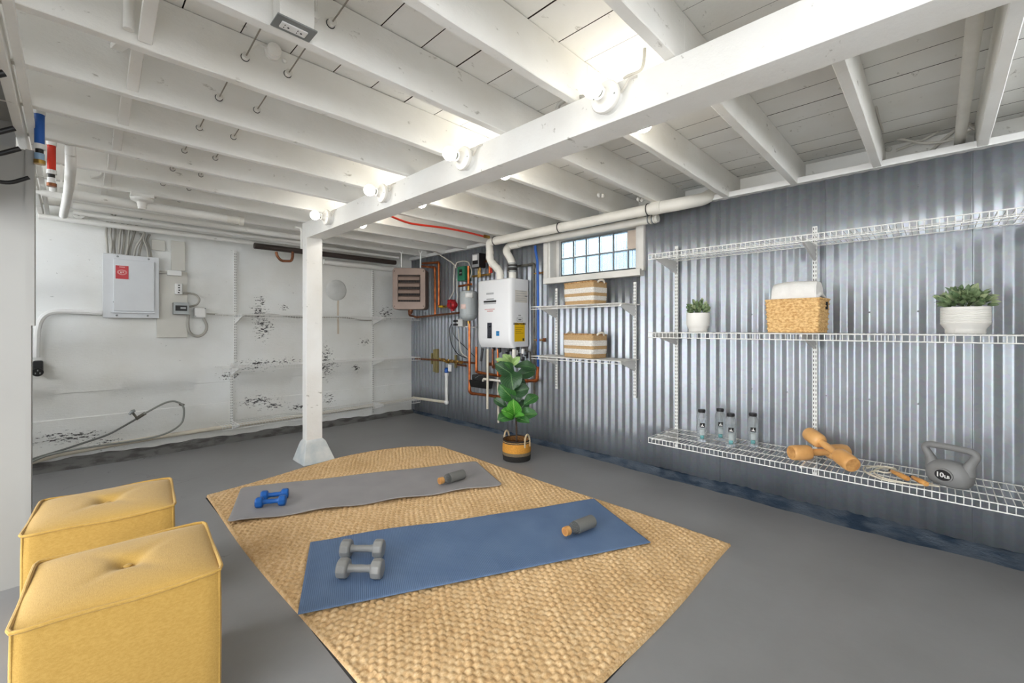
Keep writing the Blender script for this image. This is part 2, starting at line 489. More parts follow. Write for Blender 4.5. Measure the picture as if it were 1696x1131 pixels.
# right wall: block backing with the window opening, corrugated sheets as its pieces
W0, W1, WZ0, WZ1 = 1.70, 2.65, 1.60, 1.985     # window opening
b = MB()
b.box(3.24, 3.42, -0.85, W0, 0, 2.03); b.box(3.24, 3.42, W1, WY+0.1, 0, 2.03)
b.box(3.24, 3.42, W0, W1, 0, WZ0); b.box(3.24, 3.42, W0, W1, WZ1, 2.03)
wall_right = struct(b, 'wall_right', mat('bare block', (120,120,118), 0.8), 'right wall clad in corrugated galvanised sheets')
PITCH, AMP = 0.0678, 0.0054
def corr(y):
    s = math.sin(2*math.pi*(y-0.02)/PITCH)
    return AMP*math.asin(0.985*s)/math.asin(0.985)
seams = [(WY, 4.40), (4.40, 3.79), (3.79, 3.20), (3.20, W1), (W1, 2.18), (2.18, W0), (W0, 1.09), (1.09, 0.48), (0.48, -0.13), (-0.13, -0.74)]
for i, (ya, yb) in enumerate(seams):
    ztop = 2.035
    spans = [(0.045, ztop)] if i not in (4, 5) else [(0.045, 1.545), (1.985, ztop)]
    for (za, zb) in spans:
        b = MB()
        n = max(6, int(round(abs(ya-yb)/PITCH*16)))
        ys = [ya + (yb-ya)*k/n for k in range(n+1)]
        k2 = 1 if zb-za < 0.5 else 6
        dx = 0.0016*(i % 2)
        def fn(u, v):
            y = ys[round(u*n)]
            z = za + (zb-za)*v
            if v == 0 and za < 0.1: z += 0.004*math.sin(5*y+i) - 0.006*(i > 6)
            return (WX + corr(y) + dx + 0.0012*math.sin(9*z+i*2), y, z)
        b.grid(fn, n, k2)
        o = b.build('corrugated_sheet', M_SHEET, wall_right, angle=89)
        sd = o.modifiers.new('thickness', 'SOLIDIFY'); sd.thickness = 0.0012
# screws on the sheets, three rows
b = MB()
for zz in (0.22, 0.72, 1.22, 1.9):
    for k in range(24):
        y = 4.8 - k*0.2034*1.0 - 0.02
        if W0-0.05 < y < W1+0.05 and zz > 1.5: continue
        yc = round((y-0.02)/PITCH - 0.75)*PITCH + 0.02 + 0.75*PITCH
        b.ball((WX-AMP-0.001, yc, zz), 0.0045, 6, (0.6, 1, 1))
b.build('screws', M_GREYMET, wall_right, kind='stuff', label='small hex screw heads on the sheet crests')

# left side: painted partition end with casing, side wall strip that also screens light, header
b = MB(); b.box(-1.25, -0.135, 2.87, 2.95, 0, 1.915)
M_PART = mat('grey white partition paint', (160,159,155), 0.5, var=0.03, vs=2)
struct(b, 'wall_left', M_PART, 'painted partition end at the left edge of the room')
b = MB(); b.box(-0.135, -0.118, 2.855, 2.96, 0, 1.14); b.box(-0.135, -0.108, 2.855, 2.965, 1.14, 1.915)
struct(b, 'trim_1', M_PART, 'narrow casing strip on the partition edge')
b = MB(); b.box(-1.5, -1.42, 2.95, WY+0.02, 0, 1.4)  # unseen low wall added to limit fill light on the back wall
struct(b, 'wall_alcove_blocker', M_PART, 'added low wall behind the partition that holds back fill light')
b = MB(); b.box(1.05, 3.42, -0.95, -0.87, 0, 1.75); b.box(-1.6, 1.05, -0.95, -0.87, 0, 1.45)  # unseen wall added to cut fill light from behind the viewer
struct(b, 'wall_front_blocker', mat('light blocker plaster', (214,211,204), 0.8), 'added unseen wall behind the viewer that blocks fill light')
b = MB(); b.box(-0.36, -0.33, -0.9, 2.87, 1.62, 2.03)  # strip height and reach set to keep left light off the beam
struct(b, 'wall_side', M_PART, 'unseen side wall strip that carries the coat rack and screens light')
b = MB(); b.box(-0.6, -0.165, 0.7, 2.95, 2.032, 2.05); b.box(-1.25, -0.168, 2.90, 2.95, 1.915, 2.033)
struct(b, 'ceiling_soffit', mat('soffit', (168,168,166), 0.7), 'boxed soffit over the left partition')
b = MB(); b.box(-0.168, -0.138, 0.7, WY-0.02, 1.985, 2.05)
struct(b, 'trim_2', M_WOOD, 'timber plate running along the left side of the ceiling', bevel=0.003)
b = MB(); b.box(-0.128, -0.105, 0.7, WY-0.05, 2.005, 2.03)
struct(b, 'trim_3', M_WOOD, 'slim batten beside the left ceiling plate', bevel=0.003)

# top trim of the corrugated wall
b = MB(); b.box(3.165, 3.24, -0.75, WY-0.01, 2.028, 2.064)
struct(b, 'trim_4', mat('trim paint', (226,226,224), 0.45, var=0.03), 'white timber ledge on top of the corrugated wall', bevel=0.003)

# curbs at the foot of the walls
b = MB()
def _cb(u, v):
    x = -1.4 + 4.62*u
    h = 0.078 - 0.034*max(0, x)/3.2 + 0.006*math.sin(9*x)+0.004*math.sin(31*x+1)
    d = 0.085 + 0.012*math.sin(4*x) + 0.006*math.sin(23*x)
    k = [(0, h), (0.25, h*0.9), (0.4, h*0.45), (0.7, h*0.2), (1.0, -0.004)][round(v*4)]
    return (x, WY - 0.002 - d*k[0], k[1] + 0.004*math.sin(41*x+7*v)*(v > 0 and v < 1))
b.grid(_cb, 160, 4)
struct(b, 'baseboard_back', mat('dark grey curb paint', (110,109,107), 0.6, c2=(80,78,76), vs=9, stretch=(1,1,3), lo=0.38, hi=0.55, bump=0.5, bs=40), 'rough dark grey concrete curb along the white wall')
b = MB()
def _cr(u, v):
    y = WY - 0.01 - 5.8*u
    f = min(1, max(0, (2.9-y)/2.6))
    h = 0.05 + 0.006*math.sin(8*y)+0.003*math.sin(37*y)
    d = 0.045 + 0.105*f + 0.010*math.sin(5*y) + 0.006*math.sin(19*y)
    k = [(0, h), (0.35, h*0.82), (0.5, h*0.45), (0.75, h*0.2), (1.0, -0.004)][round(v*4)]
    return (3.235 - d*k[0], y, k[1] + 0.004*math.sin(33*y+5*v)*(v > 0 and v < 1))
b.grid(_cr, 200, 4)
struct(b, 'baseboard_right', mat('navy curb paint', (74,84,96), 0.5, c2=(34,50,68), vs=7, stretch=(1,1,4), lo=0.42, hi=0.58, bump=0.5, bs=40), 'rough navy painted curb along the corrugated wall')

# ceiling: subfloor slab, planks, joists
b = MB(); b.box(-1.7, 3.62, -1.7, WY+0.15, 2.245, 2.3)  # left overhang past the planks added to screen high sky
ceiling = struct(b, 'ceiling', mat('dark subfloor', (52,50,47), 0.9), 'white painted plank ceiling on exposed joists')  # slab coloured dark to stop light leaks and darken the plank gaps
M_GAPSHADE = mat('plank gap shade', (58,52,46), 0.9)  # plank sides coloured dark to stand in for shade in the gaps
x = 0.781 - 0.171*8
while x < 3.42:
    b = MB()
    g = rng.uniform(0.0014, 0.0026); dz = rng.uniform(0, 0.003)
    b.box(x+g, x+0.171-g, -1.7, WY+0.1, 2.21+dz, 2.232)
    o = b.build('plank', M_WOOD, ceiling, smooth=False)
    o.data.materials.append(M_GAPSHADE)
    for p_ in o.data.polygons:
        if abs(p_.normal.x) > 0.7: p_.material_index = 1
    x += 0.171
JB, JT = 2.03, 2.2095
for k in range(-2, 12):
    y1 = 0.257 + 0.4*k
    for (xa, xb, dy) in ((-0.6, 1.52, 0.0), (1.475, 3.40, 0.0)):
        b = MB()
        n = 24
        w = 0.040
        ph = rng.uniform(0, 6)
        vs = []
        for i in range(n+1):
            xx = xa + (xb-xa)*i/n
            wob = 0.0018*math.sin(5*xx+ph) + 0.0012*math.sin(17*xx+2*ph)
            yy = y1 + (0.0005 if xa < 0 else -0.0005)
            vs += [(xx, yy-w, JB+wob), (xx, yy, JB+wob*0.6), (xx, yy, JT), (xx, yy-w, JT)]
        fs = []
        for i in range(n):
            a = i*4; c = a+4
            for j in range(4): fs.append((a+j, a+(j+1) % 4, c+(j+1) % 4, c+j))
        fs.append((3,2,1,0)); fs.append((n*4, n*4+1, n*4+2, n*4+3))
        b.add(vs, fs)
        if xa > 0:
            # right run is lapped past the left run beside it
            b.v = [(p[0], p[1]-0.0, p[2]) for p in b.v]
        b.build('joist', M_WOOD, ceiling, bevel=0.003, seg=1, angle=30)
# rim board and blocking behind the ledge
b = MB(); b.box(3.405, 3.47, -0.87, WY+0.1, 2.02, 2.2095)
b.build('rim_board', M_WOOD, ceiling, bevel=0.002)
# herringbone bridging strips in each bay on the left
for k in range(2, 10):
    ya = 0.257+0.4*k; yb = ya+0.36
    for s in (0, 1):
        b = MB()
        z0, z1 = (2.05, 2.19) if s == 0 else (2.19, 2.05)
        p0 = Vector((0.125 + 0.045*s, ya+0.002, z0)); p1 = Vector((0.125 + 0.045*s, yb-0.002, z1))
        d = (p1-p0); R = Matrix((Vector((1,0,0)), d.normalized(), Vector((1,0,0)).cross(d.normalized()))).transposed()
        b.obox((p0+p1)/2, (0.036, d.length, 0.018), R)
        b.build('bridging_strip', M_WOOD, ceiling, bevel=0.002, seg=1)

# ------------------------------------------------------------------ beam and post
b = MB(); b.box(1.402, 1.542, -0.9, 3.90, 1.89, 2.029)
beam = b.build('support_beam', M_WOOD, bevel=0.004, label='long white timber beam under the joists carrying the bare bulbs', cat='beam')
post = E('support_post', (1.45, 3.80, 0), 'white square timber post standing on a flared concrete pedestal', 'post')
b = MB(); b.box(1.385, 1.515, 3.755, 3.845, 0.14, 1.8895)
b.build('shaft', M_WOOD, post, bevel=0.004)
b = MB()
c0 = [(1.335,3.675,0.0),(1.59,3.675,0.0),(1.59,3.93,0.0),(1.335,3.93,0.0)]
c1 = [(1.335,3.675,0.012),(1.59,3.675,0.012),(1.59,3.93,0.012),(1.335,3.93,0.012)]
c2 = [(1.372,3.735,0.165),(1.538,3.735,0.165),(1.538,3.872,0.165),(1.372,3.872,0.165)]
c3 = [(1.384,3.752,0.19),(1.518,3.752,0.19),(1.518,3.848,0.19),(1.384,3.848,0.19)]
vs = c0+c1+c2+c3
fs = [(3,2,1,0),(12,13,14,15)] + [(l*4+i, l*4+(i+1) % 4, l*4+4+(i+1) % 4, l*4+4+i) for l in range(3) for i in range(4)]
b.add(vs, fs)
b.build('pedestal', mat('chalky white concrete', (222,224,222), 0.7, c2=(196,204,206), vs=10, bump=0.3, bs=30), post, bevel=0.006)

# ------------------------------------------------------------------ lamps on the beam
M_BULB = mat('lit bulb', (255,250,240), 0.4, emit=BULB, var=0)
M_BULBR = mat('lit bulb bright', (255,250,240), 0.4, emit=BULB_R, var=0)
def make_lamp():
    root = E('bare_bulb_lampholder', (0,0,0), 'x', 'lamp', 'bare bulb lampholders along the beam')
    Mx = Matrix.Rotation(math.radians(-90), 4, 'Y')            # local z -> -x
    b = MB(); b.lathe([(0.052,0),(0.052,0.022),(0.050,0.024)], 28, Mx); b.build('mounting_box', M_WHITE, root)
    b = MB(); b.lathe([(0.057,0.024),(0.0585,0.028),(0.0585,0.036),(0.055,0.041),(0.036,0.044),(0.027,0.052),(0.024,0.064),(0.0235,0.074),(0.019,0.0745)], 32, Mx)
    b.build('porcelain_base', M_PORC, root)
    b = MB(); b.lathe([(0.0155,0.070),(0.0155,0.082),(0.018,0.088)], 18, Mx); b.build('screw_collar', M_GREYMET, root)
    b = MB(); b.lathe([(0.015,0.082),(0.018,0.088),(0.026,0.095),(0.032,0.106),(0.034,0.117),(0.032,0.128),(0.026,0.139),(0.016,0.147),(0.0001,0.151)], 24, Mx)
    b.build('bulb', M_BULB, root)
    b = MB()
    for s in (-1, 1): b.ball((-0.042, s*0.043, 0.005*s), 0.004, 6)
    b.build('mounting_screws', M_GREYMET, root, kind='stuff')
    b = MB(); b.tube(spline([(-0.014,-0.052,0.005),(-0.016,-0.072,0.02),(-0.010,-0.085,0.043),(0.0,-0.11,0.046)], 5), 0.0045, 8)
    b.build('feed_cable', M_CABLE, root)
    return root
lamp = make_lamp()
LZ = 1.972
left = [(0.864, 'largest bare lit bulb in a white porcelain holder on the beam face'),
        (1.681, 'bare lit bulb on the beam face, second along from the largest bulb'),
        (2.48, 'bare lit bulb on the beam face, second along from the post'),
        (3.321, 'bare lit bulb on the beam face just above the post')]
for i, (y, lab) in enumerate(left):
    o = lamp if i == 0 else copy_tree(lamp)
    o.location = (1.402, y, LZ); o['label'] = lab
right = [(0.864, 'lit bulb peeking below the far side of the beam behind the largest bulb'),
         (1.681, 'lit bulb peeking below the far side of the beam, second from the largest bulb'),
         (2.48, 'lit bulb peeking below the far side of the beam above the red pipe'),
         (3.321, 'lit bulb peeking below the far side of the beam beside the post')]
for y, lab in right:
    o = copy_tree(lamp, (1.542, y, LZ), math.pi, lab)
    for c in bpy.data.objects:
        if c.parent == o and c.name.startswith('bulb'):
            c.material_slots[0].link = 'OBJECT'; c.material_slots[0].material = M_BULBR

# ------------------------------------------------------------------ window of glass blocks
win = E('window_1', (3.30, 2.17, 1.6), 'small glass block window in a white timber frame high on the corrugated wall', 'window', kind='structure')
M_FRAME = mat('window frame paint', (226,224,218), 0.5, var=0.05)
b = MB()
b.box(3.19, 3.42, W1-0.03, W1+0.005, WZ0, WZ1)             # far jamb
b.box(3.19, 3.42, W0, W0+0.03, WZ0, WZ1)
b.box(3.19, 3.42, W0, W1, WZ1-0.02, WZ1+0.01)
b.build('jamb', M_FRAME, win, bevel=0.003)
b = MB(); b.box(3.175, 3.215, W1-0.012, W1+0.04, 1.585, 2.03); b.build('casing', M_FRAME, win, bevel=0.003)
b = MB(); b.box(3.175, 3.215, W0-0.045, W0+0.008, 1.585, 2.03); b.build('casing', M_FRAME, win, bevel=0.003)
b = MB(); b.box(3.145, 3.42, W0-0.03, W1+0.02, 1.545, 1.600); b.build('sill', M_FRAME, win, bevel=0.005)
b = MB(); b.box(3.285, 3.315, W1-0.035-0.03, W1-0.03, 1.60, 1.97); b.build('post', M_FRAME, win, bevel=0.003)
GY0, GY1, GZ0, GZ1 = W0+0.03, W1-0.063, 1.632, 1.955
cw = (GY1-GY0)/6; chh = (GZ1-GZ0)/2
b = MB()
for i in range(7): b.box(3.318, 3.37, GY0+i*cw-0.005, GY0+i*cw+0.005, GZ0, GZ1)
for j in range(3): b.box(3.316, 3.37, GY0, GY1, GZ0+j*chh-0.005, GZ0+j*chh+0.005)
b.box(3.316, 3.37, GY0-0.02, GY1+0.02, WZ0, GZ0)
b.build('mortar_joints', mat('mortar', (150,156,158), 0.8), win)
M_GB, nt, bs, L = new_mat('glass block')
bs.inputs['Base Color'].default_value = rgba((202,224,238)); bs.inputs['Roughness'].default_value = 0.25
bs.inputs['Transmission Weight'].default_value = 0.85; bs.inputs['IOR'].default_value = 1.3
tc = nd(nt, 'ShaderNodeTexCoord'); wv = nd(nt, 'ShaderNodeTexWave', bands_direction='Y'); wv.inputs['Scale'].default_value = 22; wv.inputs['Distortion'].default_value = 0.5
L.new(tc.outputs['Object'], wv.inputs[0]); bp = nd(nt, 'ShaderNodeBump'); bp.inputs['Strength'].default_value = 0.5; bp.inputs['Distance'].default_value = 0.01
L.new(wv.outputs['Fac'], bp.inputs['Height']); L.new(bp.outputs[0], bs.inputs['Normal'])
for i in range(6):
    for j in range(2):
        ya, yb, za, zb = GY0+i*cw+0.006, GY0+(i+1)*cw-0.006, GZ0+j*chh+0.006, GZ0+(j+1)*chh-0.006
        b = MB()
        if i == 0 and j == 1:
            b.box(3.308, 3.36, ya-0.006, yb+0.004, za-0.004, zb+0.004)
            b.build('vent_panel', mat('beige panel', (222,206,190), 0.6), win, bevel=0.004, label='beige panel in place of a glass block')
        else:
            b.box(3.322, 3.362, ya, yb, za, zb)
            b.build('glass_block', M_GB, win, bevel=0.008)
b = MB(); b.box(6.4, 6.5, -4, 9, 0, 2.6)  # added backdrop, sets how bright the glass blocks look
struct(b, 'wall_window_backdrop', mat('window backdrop blue grey', (186,202,214), 0.8), 'added blue grey backdrop that sets the glass block window brightness')

# ------------------------------------------------------------------ wire shelving
def pick(pts, **kw): return [at(px, py, **kw) for px, py in pts]

def ventilated_shelf(name, label, group, x0, x1, y0, y1, z, lip=0.034, pitch=0.0254, rods=4, wr=0.0016, rr=0.0026, brackets=(), axis='x', front_cells=1, blen=None):
    """axis 'x': the shelf runs along y, front edge at x0, wall side at x1.  axis 'y': runs along x, front edge at y0, wall side at y1"""
    if axis == 'x': cx, cy = (x0+x1)/2, (y0+y1)/2
    else: cx, cy = (x0+x1)/2, (y0+y1)/2
    root = E(name, (cx, cy, z), label, 'shelf', group)
    sw = (lambda a, l, h: (a, l, h)) if axis == 'x' else (lambda a, l, h: (l, a, h))
    fr, wl = (x0, x1) if axis == 'x' else (y0, y1)
    l0, l1 = (y0, y1) if axis == 'x' else (x0, x1)
    b = MB()
    b.tube([sw(fr, l0, z), sw(fr, l1, z)], rr, 8); b.tube([sw(fr, l0, z-lip), sw(fr, l1, z-lip)], rr, 8)
    b.build('front_rail', M_WIRE, root)
    b = MB()
    for k in range(1, rods):
        a = fr + (wl-fr)*k/(rods-1)
        b.tube([sw(a, l0, z-0.003), sw(a, l1, z-0.003)], rr, 6)
    b.build('long_rods', M_WIRE, root, kind='stuff')
    b = MB()
    n = int(abs(l1-l0)/pitch)
    for k in range(n+1):
        l = l0 + (l1-l0)*k/n
        pts = [sw(wl, l, z), sw(fr, l, z)]
        if k % front_cells == 0: pts.append(sw(fr, l, z-lip))
        b.tube(pts, wr, 5, caps=False)
    b.build('deck_wires', M_WIRE, root, kind='stuff')
    for l in brackets:
        b = MB()
        d = (fr-wl)
        L = blen or 0.96
        poly = [sw(wl, l-0.006, z-0.004), sw(wl+d*L, l-0.006, z-0.004), sw(wl+d*L, l-0.006, z-0.016), sw(wl+d*0.12, l-0.006, z-0.085), sw(wl, l-0.006, z-0.095)]
        b.prism(poly, sw(0, 0, 0), sw(0, 0.012, 0))
        b.build('shelf_bracket', M_WHITE, root, bevel=0.0015)
    return root

def standard(label, group, p, z0, z1, axis='x'):
    root = E('shelf_standard', (p[0], p[1], z0), label, 'shelf standard', group)
    x, y = p
    b = MB(); c = MB()
    def put(B, da0, da1, l0, l1, za, zb):
        if axis == 'x': B.box(x-da1, x-da0, y+l0, y+l1, za, zb)
        else: B.box(x+l0, x+l1, y-da1, y-da0, za, zb)
    put(b, 0, 0.013, -0.0125, 0.0125, z0, z1)
    b.build('channel', M_WIRE, root, bevel=0.002)
    z = z0+0.02
    while z < z1-0.02:
        for l in (-0.006, 0.006): put(c, 0.0131, 0.0138, l-0.0018, l+0.0018, z, z+0.014)
        z += 0.026
    c.build('slots', M_DARK, root, kind='stuff')
    return root

WC = WX - AMP - 0.002              # wall crest
SL0, SL1 = -0.75, 1.418
S1Y, S2Y = 1.397, 0.532
standard('tall slotted white shelf standard at the left end of the three long wire shelves', 'tall slotted standards', (WC, S1Y), 0.235, 1.745)
standard('tall slotted white shelf standard behind the woven basket and crossed wooden weights', 'tall slotted standards', (WC, S2Y), 0.227, 1.752)
standard('tall slotted white shelf standard at the right end, beyond the kettlebell', 'tall slotted standards', (WC, -0.335), 0.227, 1.752)
SBX = WC-0.014
for z, lab in ((1.634, 'empty long white wire shelf, topmost on the corrugated wall'), (1.098, 'long white wire shelf holding two potted plants and a woven basket'), (0.3755, 'long white wire shelf low on the wall holding bottles and weights')):
    ventilated_shelf('wire_shelf', lab, 'long wire shelves', 2.79, SBX, SL0, SL1, z, brackets=(S1Y, S2Y, -0.335), rr=0.003, wr=0.0018)
# the small pair under the window
standard('short slotted shelf standard under the left end of the window sill', 'short slotted standards', (WC, 2.544), 0.56, 1.50)
standard('short slotted shelf standard under the right end of the window sill', 'short slotted standards', (WC, 1.739), 0.565, 1.50)
for z, lab in ((1.318, 'short wire shelf directly under the window sill holding a striped basket'), (0.878, 'lower short wire shelf under the window holding a striped basket')):
    ventilated_shelf('wire_shelf', lab, 'short wire shelves under the window', 2.90, SBX, 1.694, 2.60, z, lip=0.022, pitch=0.0127, rods=5, brackets=(2.544, 1.739), front_cells=8, rr=0.0032, wr=0.0022, blen=0.8)
# shelving on the white back wall
BY = WY - 0.008
standard('slotted standard on the white wall right of the electrical panel', 'standards on the white wall', (1.16, BY), 0.80, 1.90, 'y')
standard('offset lower slotted standard on the white wall, nearest the electrical panel', 'standards on the white wall', (1.13, BY), 0.15, 0.78, 'y')
standard('slotted standard on the white wall between post and unit heater', 'standards on the white wall', (2.64, BY), 0.06, 1.86, 'y')
for z, lab in ((1.262, 'white wire shelf on the white wall, topmost of the three behind the post'), (0.755, 'white wire shelf on the white wall, middle of the three behind the post'), (0.215, 'white wire shelf on the white wall, lowest of the three behind the post')):
    ventilated_shelf('wire_shelf', lab, 'wire shelves on the white wall', 0.99, 3.135, 4.71, BY-0.014, z, axis='y', pitch=0.0254, rods=4, brackets=(1.16 if z > 0.8 else 1.13, 2.64), rr=0.0026, wr=0.0016)

# ------------------------------------------------------------------ boiler
M_BOIL = mat('boiler enamel', (233,234,236), 0.3, var=0.01)
boil = E('wall_boiler', (3.07, 3.138, 0.93), 'white tankless boiler with yellow energy label mounted on the corrugated wall', 'boiler')
BX0, BX1, BY0, BY1, BZ0, BZ1 = 2.935, 3.195, 2.898, 3.378, 0.945, 1.607
b = MB(); b.box(BX0+0.07, BX1, BY0, BY1, BZ0, BZ1); b.build('case', M_BOIL, boil, bevel=0.006)
b = MB()
pr = [(BX0+0.07, BZ0-0.006), (BX0+0.045, BZ0-0.01), (BX0+0.02, BZ0+0.02), (BX0+0.004, BZ0+0.06), (BX0, BZ0+0.09), (BX0, BZ1-0.012), (BX0+0.012, BZ1+0.002), (BX0+0.07, BZ1+0.002)]
vs = []
for y, ins in ((BY0-0.001, 0.028), (BY0+0.012, 0.008), (BY0+0.03, 0.0), (BY1-0.03, 0.0), (BY1-0.012, 0.008), (BY1+0.001, 0.028)):
    vs += [(x + ins*(1-(x-BX0)/0.07), y, z) for x, z in pr]
n = len(pr); fs = []
for i in range(5):
    for j in range(n): fs.append((i*n+j, i*n+(j+1) % n, (i+1)*n+(j+1) % n, (i+1)*n+j))
fs += [tuple(range(n-1,-1,-1)), tuple(5*n+j for j in range(n))]
b.add(vs, fs); b.build('front_cover', M_BOIL, boil, angle=50)
def panel(parent, name, m, origin, u, v, nrm, u0, u1, v0, v1, th=0.002, bevel=0, **kw):
    o, u, v, nrm = Vector(origin), Vector(u), Vector(v), Vector(nrm)
    b = MB()
    p = [o+u*u0+v*v0, o+u*u1+v*v0, o+u*u1+v*v1, o+u*u0+v*v1]
    b.prism(p, (0,0,0), nrm*th)
    return b.build(name, m, parent, bevel=bevel, **kw)
def text_mesh(name, s, m, parent, pos, u, v, size, ext=0.0008, bold=0.0):
    cu = bpy.data.curves.new(name, 'FONT')
    cu.body = s; cu.size = size; cu.align_x = 'CENTER'; cu.align_y = 'CENTER'; cu.extrude = ext; cu.offset = bold; cu.resolution_u = 3
    t = bpy.data.objects.new(name, cu); COL.objects.link(t)
    dg = bpy.context.evaluated_depsgraph_get()
    me = bpy.data.meshes.new_from_object(t.evaluated_get(dg))
    bpy.data.objects.remove(t)
    u = Vector(u).normalized(); v = Vector(v); v = (v-u*v.dot(u)).normalized(); w = u.cross(v)
    off = PW[parent]
    R = Matrix((u, v, w)).transposed().to_4x4()
    me.transform(Matrix.Translation(Vector(pos)-off) @ R)
    me.materials.clear(); me.materials.append(m)
    o = bpy.data.objects.new(name, me); COL.objects.link(o); o.parent = parent; PW[o] = off
    return o
M_PRINT = mat('grey print', (110,112,116), 0.6); M_PRINTL = mat('light grey print', (176,178,180), 0.6); M_PRINTR = mat('red print', (214,170,168), 0.6)
M_LABBLK = mat('black print', (28,28,30), 0.5)
fo = (BX0-0.0005, BY1, BZ0); fu = (0,-1,0); fv = (0,0,1); fn = (-1,0,0)
FW, FH = BY1-BY0, BZ1-BZ0
def fp(px, py):
    p = at(px, py, x=BX0); return (BY1-p.y, p.z-BZ0)
def front_bar(m, px0, py0, px1, py1, name):
    a = fp(px0, py0); c = fp(px1, py1)
    return panel(boil, name, m, fo, fu, fv, fn, a[0], c[0], min(a[1], c[1]), max(a[1], c[1]), 0.0015)
cp = front_bar(mat('control panel', (58,60,70), 0.35), 807.3, 534.5, 814.6, 560.5, 'control_panel')
front_bar(mat('display', (200,210,220), 0.3), 810.2, 539.6, 813.0, 542.2, 'display')
front_bar(M_PRINTL, 808.4, 557.2, 813.2, 559.4, 'panel_print')
for r in range(4):
    for c in range(2): front_bar(M_PRINTL, 809.3+2.2*c, 544.4+3*r, 810.4+2.2*c, 545.8+3*r, 'button')
front_bar(mat('blue label', (40,130,190), 0.5), 822.0, 548.2, 827.0, 556.2, 'blue_energy_label')
front_bar(M_WHITE, 823.0, 551.9, 826.2, 552.6, 'label_print')
front_bar(M_LABBLK, 801.3, 498.4, 822.0, 500.2, 'black_print_bar')
front_bar(M_PRINTL, 805.6, 485.3, 817.6, 487.3, 'logo_print')
front_bar(M_PRINTL, 806.0, 494.9, 818.0, 495.9, 'logo_print')
front_bar(M_PRINTL, 801.6, 502.0, 821.5, 503.0, 'logo_print')
front_bar(M_PRINTR, 803.0, 511.9, 819.5, 512.7, 'warning_print'); front_bar(M_PRINTR, 807.0, 514.4, 816.5, 516.0, 'warning_print')
so = (BX0, BY0-0.001, BZ0); su = (1,0,0); sv = (0,0,1); sn = (0,-1,0)
def sp(px, py):
    p = at(px, py, y=BY0); return (p.x-BX0, p.z-BZ0)
def side_bar(m, px0, py0, px1, py1, name, th=0.0015):
    a = sp(px0, py0); c = sp(px1, py1)
    return panel(boil, name, m, so, su, sv, sn, a[0], c[0], min(a[1], c[1]), max(a[1], c[1]), th)
side_bar(M_YELLOW, 851.9, 534.6, 868.9, 565.2, 'yellow_energy_label', 0.001)
a = sp(860.4, 536.5)
text_mesh('label_heading', 'ENERGYGUIDE', M_LABBLK, boil, (BX0+a[0], BY0-0.0028, BZ0+a[1]), (1,0,0), (0,0,1), 0.026, bold=0.0006)
for q in range(4): side_bar(mat('faint label print', (150,118,20), 0.6), 853.5, 542.0+3.2*q, 866.5-2*(q % 3), 542.5+3.2*q, 'label_line', 0.0018)
side_bar(M_LABBLK, 865.3, 560.2, 867.7, 564.4, 'label_mark', 0.0018)
side_bar(M_PRINTL, 856.0, 526.0, 865.6, 532.6, 'rating_sticker'); side_bar(M_BOIL, 856.6, 526.7, 865.0, 531.9, 'rating_sticker_field', 0.0018)
side_bar(M_PRINT, 858.2, 528.3, 863.2, 530.4, 'rating_print', 0.002)
side_bar(M_PRINTL, 858.5, 521.4, 862.5, 523.4, 'small_print')
side_bar(mat('pale data plate', (222,218,210), 0.5), 853.0, 480.0, 873.0, 501.5, 'data_plate')
for q in range(5): side_bar(M_PRINTL, 854.5, 482.0+3.8*q, 871.0, 482.6+3.8*q, 'data_plate_line', 0.0019)
side_bar(M_PRINT, 869.0, 489.6, 873.0, 491.6, 'data_plate_mark', 0.0022)
# fittings under the boiler
for (yy, xx, l, r) in ((3.30, 3.10, 0.05, 0.018), (3.24, 3.12, 0.07, 0.013), (3.19, 3.08, 0.06, 0.016), (3.05, 3.10, 0.05, 0.018), (2.97, 3.12, 0.06, 0.015), (2.93, 3.08, 0.05, 0.012)):
    b = MB(); b.cyl((xx, yy, BZ0+0.002), (xx, yy, BZ0-l), r, n=12); b.build('bottom_fitting', M_DKRUB, boil)

# vents from the boiler top into the long pipe under the joists
def strap_band(root, c, ax, r, m=None):
    ax = Vector(ax).normalized()
    b = MB(); b.cyl(Vector(c)-ax*0.009, Vector(c)+ax*0.009, r, n=20); b.build('band', m or M_DKRUB, root)
vent = E('exhaust_pipe', (2.95, 3.2, 2.0), 'large white exhaust pipe running along the wall top from boiler to elbow', 'pipe')
PX, PZ, PR = 2.93, 1.985, 0.040
ye = at(1096, 340, x=PX).y; ys = at(818, 398, x=PX).y
main = rounded([(3.02, 3.125, 1.612), (3.02, 3.125, 1.70), (2.955, 3.205, 1.80), (2.955, 3.205, 1.90), (PX, 3.19, PZ), (PX, 3.0, PZ)], 0.05, 5)
b = MB(); b.tube(main, PR*0.92, 20); b.build('riser', M_PVC, vent)
b = MB(); b.tube([(PX, 3.10, PZ), (PX, ye+0.02, PZ)], PR, 22); b.build('straight_run', M_PVC, vent)
p_e = Vector((PX, ye, PZ))
b = MB(); b.tube(rounded([p_e+Vector((0,0.05,0)), p_e+Vector((0.02,-0.14,0.0)), p_e+Vector((0.19,-0.22,0.05)), p_e+Vector((0.28,-0.24,0.10))], 0.13, 8), PR*1.1, 22); b.build('elbow', M_PVC, vent)
b = MB(); b.cyl(p_e+Vector((0,0.07,0)), p_e+Vector((0,0.0,0)), PR*1.18, n=22); b.build('coupling', M_PVC, vent)
for q in (1.716, 1.70, 1.755, 1.86):
    pass
